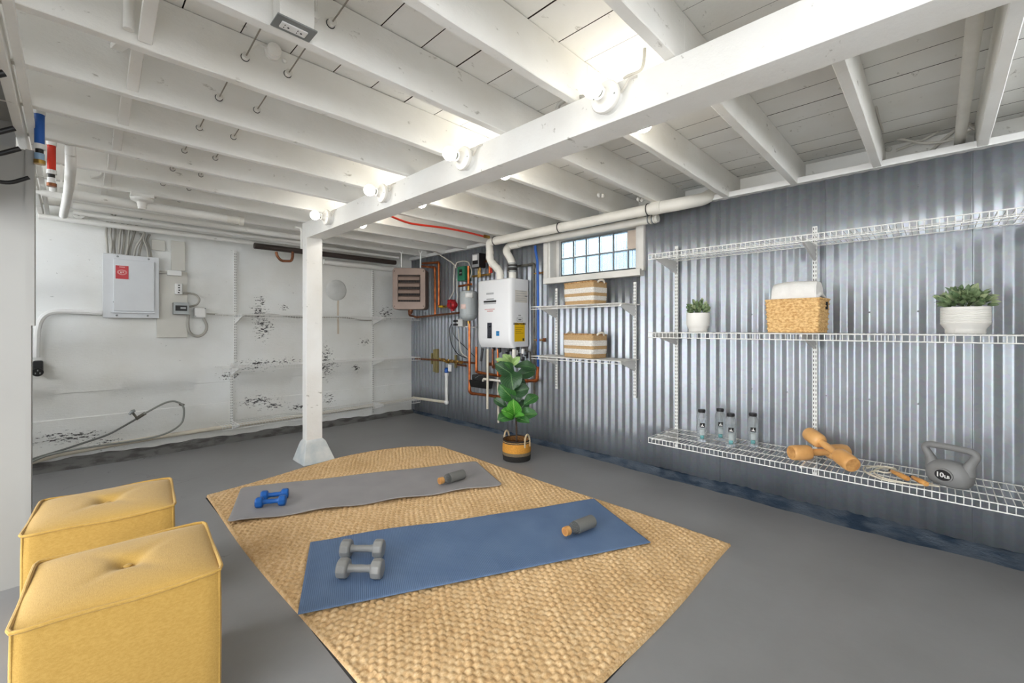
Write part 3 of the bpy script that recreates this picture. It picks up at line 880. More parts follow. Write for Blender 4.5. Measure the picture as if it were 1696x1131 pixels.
for c, ax in (((3.02,3.125,1.655),(0,0,1)), ((3.005,3.143,1.722),(-0.4,0.5,0.7)), ((2.972,3.184,1.774),(-0.4,0.5,0.7)), ((2.955,3.205,1.835),(0,0,1)), ((2.955,3.205,1.885),(0,0,1))):
    b = MB(); ax = Vector(ax).normalized(); b.cyl(Vector(c)-ax*0.012, Vector(c)+ax*0.012, PR*1.02, n=20); b.build('joint_ring', M_PVC, vent)
for px in (1073.5, 927, 820):
    y = at(px, 370, x=PX).y
    b = MB(); b.tube([(PX+(PR+0.002)*math.cos(t), y, PZ+(PR+0.002)*math.sin(t)) for t in np.linspace(0, 2*math.pi, 25)[:-1]], 0.004, 6, closed=True)
    b.tube([(PX, y, PZ+PR), (PX, y, 2.03)], 0.004, 6)
    b.build('hanger_strap', M_DKRUB, vent)
air = E('air_intake_pipe', (3.1, 2.99, 1.65), 'smaller white air pipe with a black rubber coupling above the boiler', 'pipe')
AX, AZ, AR = 3.10, 1.955, 0.030
pa = [(3.09, 3.02, 1.612), (3.09, 3.02, 1.79), (3.05, 3.075, 1.90), (3.10, 3.075, AZ), (AX, 2.93, AZ)]
b = MB(); b.tube(rounded(pa, 0.06, 6), AR*1.25, 20); b.build('riser', M_PVC, air)
y2 = at(1090, 359, x=AX).y
b = MB(); b.tube([(AX, 3.03, AZ), (AX, y2, AZ)], AR, 18); b.build('straight_run', M_PVC, air)
b = MB(); b.cyl((3.09,3.02,1.70), (3.09,3.02,1.76), AR*1.5, n=20); b.build('rubber_coupling', M_DKRUB, air, label='black rubber coupling')
for z in (1.69, 1.735, 1.77):
    b = MB(); b.cyl((3.09,3.02,z-0.005), (3.09,3.02,z+0.005), AR*1.56, n=20); b.build('clamp', M_GREYMET, air)
for k in range(4):
    b = MB(); b.cyl((AX, y2+0.02+0.016*k, AZ), (AX, y2+0.028+0.016*k, AZ), AR*1.18, n=18); b.build('end_ring', M_GREYMET if k % 2 else M_PVC, air)

# ------------------------------------------------------------------ the pipework beside the boiler
PXW = 3.165
def pipe(name, label, pts, r, m, cat='pipe', off=None, rad=0.03, bands=(), fittings=True, group=None, x=PXW, fm=None):
    P = [at(a, c, x=x) for a, c in pts]
    b = MB(); b.tube(rounded(P, rad, 5), r, 12)
    root = b.build(name, m, label=label, cat=cat, group=group)
    if fittings and len(P) > 2:
        for q in range(1, len(P)-1):
            a, c, d = P[q-1], P[q], P[q+1]
            k1 = min(rad*1.6, (a-c).length*0.45); k2 = min(rad*1.6, (d-c).length*0.45)
            b = MB(); b.tube(rounded([c+(a-c).normalized()*k1, c, c+(d-c).normalized()*k2], rad, 5), r*1.22, 12)
            b.build('elbow', fm or m, root)
    return root
pipe('copper_pipe', 'copper pipe dropping beside the unit heater to the horizontal copper line', [(699,441), (720.4,443), (720.6,521)], 0.014, M_COPPER, group='copper pipes')
pipe('copper_pipe', 'copper pipe beside the unit heater that ends at a yellow valve', [(700,436), (727,434.5), (726.6,507.5), (734,508)], 0.014, M_COPPER, x=3.17, group='copper pipes')
pipe('copper_pipe', 'copper line from the unit heater bottom along to the grey tank', [(677,514), (678.5,522), (690,525.4), (761,518)], 0.012, M_COPOLD, x=3.05, group='copper pipes')
pipe('copper_pipe', 'vertical copper pipe right of the green relay box, above the grey tank', [(776,440.5), (776,480)], 0.016, M_COPPER, x=3.14, group='copper pipes')
pipe('copper_pipe', 'copper pipe looping from the grey tank down and back under the black pump', [(777.4,531), (777.6,648), (781,651.5), (834,657.8)], 0.015, M_COPPER, x=3.135, group='copper pipes')
pipe('copper_pipe', 'copper pipe bent in an L above the black condensate pump', [(789,574), (789,615), (793,616.8), (836,624)], 0.014, M_COPPER, x=3.10, group='copper pipes')
pipe('copper_pipe', 'copper pipe bent up behind the fig leaves into the blue pipe', [(845,624), (868,631), (889.5,630), (890.8,606)], 0.015, M_COPPER, x=3.13, group='copper pipes')
pipe('copper_pipe', 'short reddish copper riser under the boiler left of centre', [(816,578), (816,606), (822,606.5)], 0.012, M_COPOLD, x=3.06, group='short copper risers')
pipe('copper_pipe', 'thin copper riser under the boiler beside the white pvc drop', [(824.5,578), (824.5,622)], 0.011, M_COPPER, x=3.08, group='short copper risers')
pipe('copper_pipe', 'short copper tee pipe joining the pressure gauge row above the tank', [(760,474), (781,470.5)], 0.012, M_COPPER, x=3.10, group='short copper risers')
pipe('brass_pipe', 'brass pipe row with small valves under the black control box', [(783,457.8), (811,454.3)], 0.012, M_BRASS, x=3.12)
pipe('copper_pipe', 'copper riser with red upper part left of the exhaust pipe', [(811,455), (811,432), (800,433)], 0.013, M_COPPER, x=3.15, group='copper pipes')
pipe('red_pipe', 'short red plastic pipe standing left of the exhaust riser', [(814,452), (812.5,428)], 0.013, M_RED, x=3.12, fittings=False)
b_pts = pick([(886.6,407), (887,415), (889.6,430), (890.5,445), (891.3,520), (891.3,607)], x=3.12)
b = MB(); b.tube(spline(b_pts, 6), 0.0125, 12); bp_ = b.build('blue_pipe', M_BLUE, label='vertical blue plastic pipe between boiler and window shelves', cat='pipe')
for py, lab in ((452, 'copper pipe strap holding the blue pipe beside the window frame'), (563, 'copper pipe strap holding the blue pipe below the upper short shelf')):
    c = at(891, py, x=3.155)
    r = E('pipe_strap', c, lab, 'pipe strap', 'copper straps on the blue pipe')
    b = MB(); b.cyl(c+Vector((0,0,-0.012)), c+Vector((0,0,0.012)), 0.0165, n=16); b.build('collar', M_COPPER, r)
    b = MB(); b.box(c.x+0.01, c.x+0.03, c.y-0.05, c.y+0.06, c.z-0.006, c.z+0.006); b.build('arm', M_BRASS, r, bevel=0.002)
    b = MB(); b.box(c.x+0.026, WC, c.y-0.06, c.y-0.035, c.z-0.018, c.z+0.018); b.build('wall_plate', M_COPOLD, r, bevel=0.002)
pipe('iron_pipe', 'old grey iron gas pipe running down behind the blue pipe', [(857,441), (884.6,437), (884.8,577), (884.8,662)], 0.012, M_IRON, x=3.18)
# white conduits and cables
def cable(name, label, pts, r, m, cat='cable', x=None, y=None, z=None, n=6, group=None):
    b = MB(); b.tube(spline([at(a, c, x=x, y=y, z=z) for a, c in pts], n), r, 8)
    return b.build(name, m, label=label, cat=cat, group=group)
cable('white_cable', 'white cable descending from the joists to the green relay box', [(690,398), (712,412), (738,428), (751,437), (755.5,444)], 0.008, M_CABLE, x=3.15, group='cables by the boiler')
cable('white_cable', 'white cable from the green relay box down to the red pump', [(752.5,441), (751.6,465), (751.4,482), (746,492), (744,496)], 0.007, M_CABLE, x=3.15, group='cables by the boiler')
cable('white_cable', 'second white cable between green relay box and outlet', [(756,462), (757,480), (758,490), (757,498)], 0.006, M_CABLE, x=3.17, group='cables by the boiler')
cable('white_cable', 'white cable arching over the green relay box', [(754.5,441), (757,435), (766,432.6), (775,434), (778.5,440)], 0.007, M_CABLE, x=3.15, group='cables by the boiler')
cable('grey_cable', 'grey looped cable right of the copper pipe above the tank', [(778.5,440), (781,449), (779.5,458), (775,465)], 0.006, M_CABLE, x=3.16, group='cables by the boiler')
cable('black_cord', 'black power cord looping low from the wall outlet', [(748,536.5), (744.8,545), (747,567), (757,585), (770,592), (780,594)], 0.005, M_BLACK, cat='cord', x=3.175, group='black cords by the boiler')
cable('black_cord', 'black power cord slanting from the outlet to the boiler underside', [(749.5,541), (753,557), (770,574.5), (789,593.5)], 0.004, M_BLACK, cat='cord', x=3.185, group='black cords by the boiler')
cable('white_cable', 'white cable hanging from the wall outlet to the valve row', [(759,544), (760.5,563), (764,583), (775,593)], 0.006, M_CABLE, x=3.155, group='cables by the boiler')
cable('white_cable', 'white cable curving to the black control box top', [(800,421), (806,423), (811,430)], 0.006, M_CABLE, x=3.15, group='cables by the boiler')

def wallbox(name, label, cat, px0, py0, px1, py1, xf, m, xb=None, bevel=0.004):
    a = at(px0, py0, x=xf); c = at(px1, py1, x=xf)
    xb = xb or WC
    root = E(name, ((xf+xb)/2, (a.y+c.y)/2, min(a.z, c.z)), label, cat)
    b = MB(); b.box(xf, xb, a.y, c.y, a.z, c.z); b.build('case', m, root, bevel=bevel)
    return root, xf, a, c
M_GREEN = mat('green relay enamel', (44,120,88), 0.4)
r, xf, a, c = wallbox('relay_box', 'green relay box with a black window left of the boiler top', 'control box', 757.3, 442, 769.5, 464.3, 3.11, M_GREEN)
def facebar(root, m, px0, py0, px1, py1, xf, name, th=0.003):
    p, q = at(px0, py0, x=xf), at(px1, py1, x=xf)
    b = MB(); b.box(xf-th, xf+0.001, p.y, q.y, p.z, q.z); return b.build(name, m, root)
facebar(r, M_BLACK, 760.6, 446.5, 765.4, 456, xf, 'window'); facebar(r, M_PRINTL, 761.3, 451.6, 764.8, 452.3, xf, 'window_print', 0.004)
b = MB()
for z in (a.z, c.z):
    b.ball((xf, (a.y+c.y)/2, z*0.9+(a.z+c.z)*0.05), 0.004, 6)
b.build('cover_screws', M_GREYMET, r, kind='stuff')
r, xf, a, c = wallbox('control_box', 'black control box with white label above the boiler left corner', 'control box', 781, 420.8, 794, 442.2, 3.04, M_BLACK, xb=3.13)
facebar(r, mat('silver plate', (176,178,180), 0.35, 0.5), 782, 421.5, 793.2, 441.5, xf, 'face_plate')
facebar(r, M_WHITE, 783.5, 423.2, 790.5, 431, xf, 'white_label', 0.005); facebar(r, M_BLACK, 783, 432, 792, 436.8, xf, 'black_band', 0.005)
b = MB(); b.tube([(3.09, (a.y+c.y)/2-0.02, c.z), (3.09, (a.y+c.y)/2-0.02, c.z-0.10)], 0.008, 8); b.tube([(3.11, (a.y+c.y)/2+0.03, c.z), (3.11, (a.y+c.y)/2+0.03, c.z-0.10)], 0.008, 8)
b.build('sensor_stems', M_BRASS, r, kind='stuff')
# expansion tank
c = at(776, 500, x=3.035)
tank = E('expansion_tank', (c.x, c.y, 1.19), 'grey domed expansion tank hanging left of the boiler', 'tank')
zt = at(776, 481.5, x=3.035).z; zb = at(776, 523, x=3.035).z
b = MB(); b.lathe([(0.012, zb-0.055), (0.045, zb-0.05), (0.075, zb-0.035), (0.094, zb-0.012), (0.0995, zb+0.005), (0.0995, zb+0.012), (0.097, zb+0.014), (0.097, zt-0.03), (0.088, zt-0.01), (0.06, zt), (0.0001, zt+0.004)], 32, Matrix.Translation((c.x, c.y, 0)))
b.build('shell', mat('tank grey', (168,174,176), 0.35, var=0.02), tank)
def tanklabel(px0, py0, px1, py1, m, name):
    vs = []
    for px in np.linspace(px0, px1, 6):
        for py in (py0, py1):
            d = ray(px, py); o = Vector((0,0,EYE)); oc = Vector((-c.x, -c.y, 0))
            A = d.x*d.x+d.y*d.y; B = 2*(oc.x*d.x+oc.y*d.y); C = oc.x**2+oc.y**2-0.0985**2
            t = (-B-math.sqrt(max(0, B*B-4*A*C)))/(2*A)
            vs.append(o+d*t)
    b = MB(); b.add(vs, [(2*i, 2*i+1, 2*i+3, 2*i+2) for i in range(5)]); o = b.build(name, m, tank)
    sd = o.modifiers.new('t', 'SOLIDIFY'); sd.thickness = 0.001
tanklabel(770.5, 484.5, 784, 493, M_WHITE, 'white_label'); tanklabel(763, 503.6, 771.5, 511.5, mat('pink label', (232,204,196), 0.5), 'pink_label')
b = MB(); b.cyl((c.x, c.y, zt), (c.x, c.y, zt+0.05), 0.014, n=12); b.build('top_stem', M_BRASS, tank)
b = MB(); b.cyl((c.x, c.y, zb-0.05), (c.x, c.y, zb-0.085), 0.013, n=12); b.build('bottom_valve', M_BRASS, tank)
b = MB(); b.box(c.x+0.06, WC, c.y-0.02, c.y+0.02, zt-0.10, zt-0.085); b.build('wall_bracket', M_GREYMET, tank, bevel=0.002)
# circulator pump
c = at(750, 505, x=3.10)
pump = E('circulator_pump', c, 'red circulator pump on the copper line left of the grey tank', 'pump')
M_PUMP = mat('pump red', (172,34,42), 0.4)
My = Matrix.Translation(c) @ Matrix.Rotation(math.radians(90), 4, 'X')
b = MB(); b.lathe([(0.030,-0.06),(0.046,-0.05),(0.050,-0.03),(0.050,0.0),(0.056,0.004),(0.056,0.014),(0.048,0.018),(0.040,0.04),(0.026,0.055)], 24, My); b.build('motor', M_PUMP, pump)
b = MB(); b.box(c.x-0.035, c.x+0.035, c.y-0.01, c.y+0.06, c.z+0.03, c.z+0.062); b.build('terminal_box', M_PUMP, pump, bevel=0.006)
b = MB(); b.cyl((c.x, c.y+0.005, c.z-0.07), (c.x, c.y+0.005, c.z-0.04), 0.022, n=14); b.build('flange', M_PUMP, pump); b = MB(); b.cyl((c.x, c.y-0.07, c.z), (c.x, c.y-0.05, c.z), 0.018, n=14); b.build('flange', M_PUMP, pump)
b = MB()
for k in range(5): b.box(c.x-0.049, c.x-0.046, c.y+0.0+0.008*k-0.03, c.y+0.004+0.008*k-0.03, c.z-0.03, c.z+0.02)
b.build('cooling_slots', M_DARK, pump, kind='stuff')
c = at(733.5, 508, x=3.16)
r = E('ball_valve', c, 'yellow handled ball valve left of the red pump', 'valve')
b = MB(); b.cyl(c+Vector((0,0.04,0)), c+Vector((0,-0.06,0)), 0.016, n=14); b.build('body', M_BRASS, r)
b = MB(); b.box(c.x-0.03, c.x-0.02, c.y-0.03, c.y+0.045, c.z-0.008, c.z+0.014); b.build('lever', M_YELLOW, r, bevel=0.003)
# outlet with plugs
r, xf, a, c = wallbox('wall_outlet', 'grey wall outlet with two black plugs below the grey tank', 'outlet', 756, 528, 766.5, 541, 3.15, M_CABLEG)
facebar(r, M_WHITE, 756.6, 529, 765.8, 540, xf, 'face_plate')
for py in (531.5, 537.6):
    p = at(752.5, py, x=3.13)
    b = MB(); b.box(p.x-0.012, xf+0.004, p.y-0.045, p.y+0.01, p.z-0.012, p.z+0.012); b.build('plug', M_BLACK, r, bevel=0.005)
# grey conduit from the outlet
pipe('conduit', 'thin white conduit from the outlet behind the copper pipe to the boiler', [(766,540.5), (789,542.5)], 0.008, M_WHITE, cat='conduit', x=3.19)
# valve row with olive plates
p0 = at(688.5, 594, x=3.17); p1 = at(790, 601.5, x=3.17)
row = E('manifold', (3.16, (p0.y+p1.y)/2, p0.z), 'tarnished brass valve row on the corrugated wall left of the boiler pipes', 'manifold')
b = MB(); b.tube([p0, at(733,596.8,x=3.17), p1], 0.011, 12); b.build('main_pipe', M_COPOLD, row)
b = MB(); b.tube([at(757,604,x=3.18), at(772,606,x=3.18)], 0.010, 12); b.build('second_pipe', M_COPOLD, row)
for px, py in ((734,596),(741,599),(748,598),(755,599.5),(763,600)):
    c = at(px, py, x=3.15)
    b = MB(); b.cyl(c+Vector((0,0.02,0)), c-Vector((0,0.02,0)), 0.02, n=12); b.cyl(c, c+Vector((-0.045,0,0.012)), 0.009, n=10); b.ball(c+Vector((-0.05,0,0.014)), 0.016, 8, (0.5,1,1))
    b.build('valve', M_BRASS, row)
for px0, px1, py0, py1 in ((717.8,720.6,578.5,616), (721.4,724.6,577.6,617.4), (714,715.4,585,603), (753,754.8,588,609)):
    a, c = at(px0, py0, x=3.18), at(px1, py1, x=3.18)
    b = MB(); b.box(3.175, WC, a.y, c.y, a.z, c.z); b.build('mounting_plate', mat('olive plate', (150,138,92), 0.5, 0.3), row, bevel=0.002)
# drain with blue connector
dr = E('drain_pipe', at(739.6, 663, x=3.16), 'white pvc drain pipe with a blue connector low in the wall corner', 'pipe')
P = [at(739.6, 619, x=3.16), at(739.6, 666.2, x=3.16), at(684.5, 658.6, x=3.16)]
b = MB(); b.tube([P[0], P[1]], 0.020, 14); b.build('riser', mat('bright pvc', (240,240,238), 0.35), dr)
b = MB(); b.tube([P[1], P[2]], 0.017, 14); b.build('horizontal_run', M_PVCO, dr)
b = MB(); b.ball(P[1], 0.029, 10); b.build('elbow', mat('bright pvc', (240,240,238), 0.35), dr)
b = MB(); b.cyl(P[0]+Vector((0,0,0.012)), P[0]-Vector((0,0,0.02)), 0.025, n=14); b.build('coupling', mat('bright pvc', (240,240,238), 0.35), dr)
b = MB(); b.lathe([(0.020,0.0),(0.030,0.012),(0.024,0.03),(0.028,0.045),(0.014,0.062)], 14, Matrix.Translation(P[0]+Vector((0,0,0.012)))); b.build('blue_connector', M_BLUE, dr, label='blue plastic connector')
a, c = at(742, 603.5, x=3.12), at(747.5, 615.5, x=3.12)
b = MB(); b.box(3.12, 3.123, a.y, c.y, a.z, c.z); b.build('paper_tag', M_WHITE, dr)
# condensate pump
a, c = at(777.2, 629, x=3.02), at(807, 645, x=3.02)
cp_ = E('condensate_pump', (3.08, (a.y+c.y)/2, c.z), 'black condensate pump in a tray under the boiler', 'pump')
b = MB()
y0, y1 = c.y, a.y
b.add([(3.03,y0+.012,c.z),(3.10,y0+.012,c.z),(3.10,y1-.012,c.z),(3.03,y1-.012,c.z),(3.01,y0,a.z),(3.112,y0,a.z),(3.112,y1,a.z),(3.01,y1,a.z)], [(3,2,1,0),(4,5,6,7),(0,1,5,4),(1,2,6,5),(2,3,7,6),(3,0,4,7)])
b.build('tray', M_BLACK, cp_, bevel=0.006)
zt_ = at(790, 620.5, x=3.05).z
b = MB(); b.box(3.03, 3.10, y0+0.07, y1-0.03, a.z+0.001, zt_); b.build('motor_cover', M_BLACK, cp_, bevel=0.008)
P = pick([(800,634), (800.5,627.5), (806,628), (830,631), (846,640)], x=3.03)
b = MB(); b.tube(rounded(P, 0.03), 0.012, 12); b.build('drain_tube', M_PVC, cp_)
b = MB(); b.tube(pick([(787,626),(793,622),(799,621)], x=3.03), 0.003, 6); b.build('wire', M_GREYMET, cp_)
# white drops in front
pipe('pvc_drop', 'long thin cream pvc pipe hanging below the boiler front', [(807.8,578), (807.4,677)], 0.0125, M_PVCO, x=2.99, group='pvc drops')
pipe('pvc_drop', 'cream pvc pipe hanging behind the fig plant left edge', [(822,604), (824.3,612), (825.6,700)], 0.012, M_PVCO, x=3.178, group='pvc drops')
pipe('pvc_drop', 'short white pvc stub under the boiler right of centre', [(851.5,578), (851.5,594)], 0.02, M_PVC, x=3.02, group='pvc drops')
pipe('grey_strap', 'dark grey flat strap hanging from the boiler left corner', [(799.5,577), (796.5,598)], 0.014, mat('strap grey', (74,74,76), 0.5), cat='strap', x=3.10)
c = at(838, 603, x=3.10)
r = E('boiler_valves', c, 'cluster of copper fittings and black valves under the boiler', 'valve')
b = MB()
for px, py in ((812,603),(819,608),(830,600),(836,606)):
    q = at(px, py, x=3.13); b.cyl(q+Vector((0,0.025,0)), q-Vector((0,0.025,0)), 0.017, n=12)
b.build('body', M_COPOLD, r)
for px, py in ((842,584),(860,590),(867,596),(873,588)):
    q = at(px, py, x=3.07)
    b = MB(); b.cyl(q+Vector((0,0,0.03)), q-Vector((0,0,0.03)), 0.013, n=12); b.box(q.x-0.03, q.x-0.01, q.y-0.012, q.y+0.012, q.z-0.008, q.z+0.008)
    b.build('handle', M_BLACK, r)
for px, py in ((856,584),(866,582)):
    q = at(px, py, x=3.07)
    b = MB(); b.cyl(q+Vector((0,0,0.025)), q-Vector((0,0,0.02)), 0.016, n=12); b.build('white_cap', M_WHITE, r)
b = MB(); b.tube(pick([(868,580),(878,583),(879,610)], x=3.16), 0.008, 8); b.build('grey_flex', M_IRON, r)
# red pipe under the joists
red = cable('red_pipe', 'bright red flexible pipe running under the joists towards the boiler', [(630,351), (645,357), (662,364), (680,369.8), (705,373.5), (740,378), (775,385), (801,391.5)], 0.009, M_RED, cat='pipe', z=2.016)
p = at(806, 392, z=2.012)
b = MB(); b.cyl(p+Vector((-0.03,0,0)), p+Vector((0.03,0,0)), 0.016, n=12); b.build('end_fitting', M_BRASS, red)

# ------------------------------------------------------------------ unit heater
HR = math.radians(-47)
hc = at(677.5, 478, t=4.95)
heater = E('unit_heater', (hc.x, hc.y, hc.z-0.24), 'brown louvred unit heater hung under the joists in the corner', 'heater')
HM = Matrix.Translation(hc) @ Matrix.Rotation(math.radians(46.5-90), 4, 'Z')     # local x = right, y = back, z = up
M_HEAT = mat('brown heater enamel', (138,119,108), 0.42, 0.15, var=0.08, vs=6)
M_HEATD = mat('dark heater shell', (84,70,64), 0.5, 0.2)
W2, H2 = 0.188, 0.238
def rrect(w, h, r, n=6):
    out = []
    for cx_, cz_, a0 in ((w-r, h-r, 0), (-w+r, h-r, 90), (-w+r, -h+r, 180), (w-r, -h+r, 270)):
        for k in range(n+1):
            a = math.radians(a0+90*k/n); out.append((cx_+r*math.cos(a), cz_+r*math.sin(a)))
    return out
b = MB(); o1 = rrect(W2, H2, 0.04); vs = []; n = len(o1)
for y, s in ((0.0, 0.985), (0.012, 1.0), (0.22, 1.0)): vs += [HM @ Vector((p[0]*s, y, p[1]*s)) for p in o1]
fs = [(l*n+i, l*n+(i+1) % n, (l+1)*n+(i+1) % n, (l+1)*n+i) for l in range(2) for i in range(n)] + [tuple(2*n+i for i in range(n))]
b.add(vs, fs); b.build('shell', M_HEATD, heater)
b = MB(); vs = []
inn = [(max(-0.128, min(0.128, p[0]*0.70)), max(-0.145, min(0.155, p[1]*0.68+0.005))) for p in o1]
inn = [(math.copysign(0.128, p[0]), (0.158 if p[1] > 0 else -0.150)) for p in o1]
for y, q in ((0.006, o1), (-0.004, [(p[0]*0.97, p[1]*0.975) for p in o1]), (-0.004, inn), (0.02, inn)): vs += [HM @ Vector((p[0], y, p[1])) for p in q]
fs = [(l*n+i, l*n+(i+1) % n, (l+1)*n+(i+1) % n, (l+1)*n+i) for l in range(3) for i in range(n)]
b.add(vs, fs); b.build('front_frame', M_HEAT, heater)
b = MB(); b.add([HM @ Vector(p) for p in ((-0.128,0.03,-0.150),(0.128,0.03,-0.150),(0.128,0.03,0.158),(-0.128,0.03,0.158))], [(0,1,2,3)]); b.build('core', mat('fin black', (30,26,24), 0.7), heater)
for k in range(4):
    z = 0.112 - 0.075*k
    b = MB(); vs = []
    pr_ = [(0.016, 0.034), (-0.012, 0.018), (-0.020, -0.016), (-0.016, -0.018), (-0.006, 0.014), (0.020, 0.030)]
    for x_ in (-0.122, 0.122): vs += [HM @ Vector((x_, y_, z+z_)) for y_, z_ in pr_]
    m_ = len(pr_)
    b.add(vs, [(i, (i+1) % m_, m_+(i+1) % m_, m_+i) for i in range(m_)] + [tuple(range(m_-1,-1,-1)), tuple(range(m_, 2*m_))])
    b.build('louver', M_HEAT, heater)
b = MB()
for k in range(14): b.add([HM @ Vector(p) for p in ((-0.118+0.018*k,0.012,-0.148),(-0.115+0.018*k,0.012,-0.148),(-0.115+0.018*k,0.012,0.156),(-0.118+0.018*k,0.012,0.156))], [(0,1,2,3)])
b.build('fins', M_HEATD, heater, kind='stuff')
b = MB()
for sx in (-1, 1):
    for sz in (-1, 1): b.ball(HM @ Vector((sx*0.165, -0.004, sz*0.20)), 0.006, 6)
b.build('frame_bolts', M_HEATD, heater, kind='stuff')
b = MB(); b.lathe([(0.010,-0.05),(0.022,-0.035),(0.026,-0.01),(0.026,0.01)], 14, Matrix.Translation(HM @ Vector((0,0.10,-H2)))); b.build('drain_cup', M_COPOLD, heater)
for sx in (-0.10, 0.12):
    p = HM @ Vector((sx, 0.06, H2))
    b = MB(); b.cyl(p, (p.x, p.y, 1.995), 0.007, n=10)
    rv = Vector((SA, -CA, 0))
    b.tube([Vector((p.x, p.y, 2.012)) + rv*(0.017*math.cos(t)) + Vector((0,0,1))*(0.017*math.sin(t)) for t in np.linspace(math.radians(160), math.radians(380), 12)], 0.005, 8)
    b.build('hanger_hook', M_WHITE, heater, label='white hook screw')

# ------------------------------------------------------------------ electrical gear on the white wall
EY = WY - 0.004
def wb(b, px0, py0, px1, py1, y0, y1=EY):
    a, c = at(px0, py0, y=y0), at(px1, py1, y=y0)
    b.box(a.x, c.x, y0, y1, a.z, c.z); return a, c
def wpanel(name, label, cat, px0, py0, px1, py1, y0, m, bevel=0.004, y1=EY, part='case', group=None):
    a, c = at(px0, py0, y=y0), at(px1, py1, y=y0)
    root = E(name, ((a.x+c.x)/2, (y0+y1)/2, min(a.z, c.z)), label, cat, group)
    b = MB(); b.box(a.x, c.x, y0, y1, a.z, c.z); b.build(part, m, root, bevel=bevel)
    return root, a, c
M_EPAN = mat('panel grey white', (218,221,224), 0.4, var=0.02)
ep = E('electrical_panel', (0.379, 5.0, 1.215), 'flat white electrical panel with a red sticker on the white wall', 'electrical panel')
b = MB(); b.box(0.215, 0.543, 4.985, EY, 1.235, 1.737); b.build('box', M_EPAN, ep)
b = MB(); b.box(0.195, 0.563, 4.975, 4.986, 1.215, 1.757); b.build('cover', M_EPAN, ep, bevel=0.004)
b = MB(); b.box(0.262, 0.528, 4.963, 4.976, 1.275, 1.715); b.build('door', M_EPAN, ep, bevel=0.003)
b = MB(); b.box(0.243, 0.530, 4.955, 4.975, 1.258, 1.266); b.build('door_lip', M_EPAN, ep, bevel=0.001)
b = MB()
for x_, z_ in ((0.287,1.737),(0.49,1.737),(0.282,1.237),(0.485,1.237),(0.265,1.35)): b.ball((x_, 4.974, z_), 0.008, 8, (1,0.5,1))
b.build('cover_screws', M_GREYMET, ep, kind='stuff')
a, c = at(191.3, 439.3, y=4.969), at(212.7, 462.6, y=4.969)
b = MB(); b.box(a.x, c.x, 4.9615, 4.964, a.z, c.z); st = b.build('red_sticker', mat('sticker red', (204,72,78), 0.5, var=0.02), ep, label='red warning sticker')
mx_, mz_ = (a.x+c.x)/2, (a.z+c.z)/2
b = MB()
for rx, rz in ((0.030, 0.021), (0.024, 0.0155)):
    b.tube([(mx_+rx*math.cos(t), 4.9612, mz_+rz*math.sin(t)) for t in np.linspace(0, 2*math.pi, 25)[:-1]], 0.0013, 5, closed=True)
b.build('oval_emblem', mat('sticker print', (240,210,208), 0.5), st)
b = MB(); b.box(mx_-0.018, mx_+0.018, 4.9608, 4.962, a.z-0.014, a.z-0.009); b.build('sticker_line', mat('sticker print', (240,210,208), 0.5), st)
b = MB(); b.box(mx_-0.012, mx_-0.002, 4.9608, 4.962, mz_-0.008, mz_+0.006); b.box(mx_+0.002, mx_+0.011, 4.9608, 4.962, mz_-0.004, mz_+0.008); b.build('sticker_figure', mat('sticker print', (240,210,208), 0.5), st, kind='stuff')
M_BOARD = mat('painted plywood', (216,214,206), 0.6, var=0.05, vs=3)
wpanel('backing_board', 'painted plywood board behind the grey switch, right of the electrical panel', 'board', 259.5, 447, 310.5, 558.5, 5.000, M_BOARD, y1=5.012)
wpanel('backing_board', 'narrow painted board above the white raceway box, reaching to the pipes', 'board', 283.5, 398, 307, 449, 5.002, M_BOARD, y1=5.012)
wpanel('backing_board', 'small painted board just right of the cables entering the electrical panel', 'board', 251, 396, 274, 416, 5.002, M_BOARD, y1=5.012)
wpanel('raceway_box', 'long white raceway box right of the electrical panel', 'junction box', 277, 446.5, 301, 457, 4.965, M_WHITE, y1=4.999)
r, a, c = wpanel('wall_outlet', 'small white wall outlet above the grey switch box', 'outlet', 290.5, 469, 302.3, 487.5, 4.955, M_WHITE, y1=4.999, bevel=0.006)
b = MB()
for q, (px, py) in enumerate(((296.5,472.5),(296.5,476.5),(296.8,480.5),(296.0,484.5))):
    p = at(px, py, y=4.955); b.box(p.x-0.006, p.x+0.006, 4.953, 4.957, p.z-0.005, p.z+0.005)
b.build('sockets', M_DARK, r, kind='stuff')
r, a, c = wpanel('switch_box', 'grey metal switch box with black nameplate on the plywood board', 'switch box', 287.5, 500.5, 313.3, 521, 4.93, M_GREYMET, y1=4.999)
b = MB(); wb(b, 290.5, 505.5, 310, 515, 4.927, 4.932); b.build('nameplate', M_BLACK, r)
b = MB(); wb(b, 299, 508.5, 308, 511.5, 4.925, 4.928); b.build('nameplate_print', M_PRINTL, r)
r, a, c = wpanel('junction_box', 'white junction box right of the grey switch box', 'junction box', 321.7, 508.5, 341.8, 526.5, 4.955, M_WHITE, bevel=0.016)
b = MB()
for px, py in ((324,523.5),(340,511)): b.ball(at(px, py, y=4.954), 0.005, 6)
b.build('cover_screws', M_GREYMET, r, kind='stuff')
cable('conduit_loop', 'grey cable curving from the small outlet to the grey switch box', [(303.5,486), (313,485.5), (325,489), (330,496), (326,504), (314,508)], 0.009, M_CABLEG, y=4.985)
cable('conduit_loop', 'grey cable hanging in a loop below the white junction box', [(312,521), (311,535), (313,548), (320,555), (330,556.5), (339,551), (342.5,540), (337,527)], 0.012, M_CABLEG, y=4.985)
cable('white_cable', 'thin conduit stub between electrical panel and raceway box', [(263,451), (270,451.3), (277,451.5)], 0.010, M_CABLEG, y=4.985)
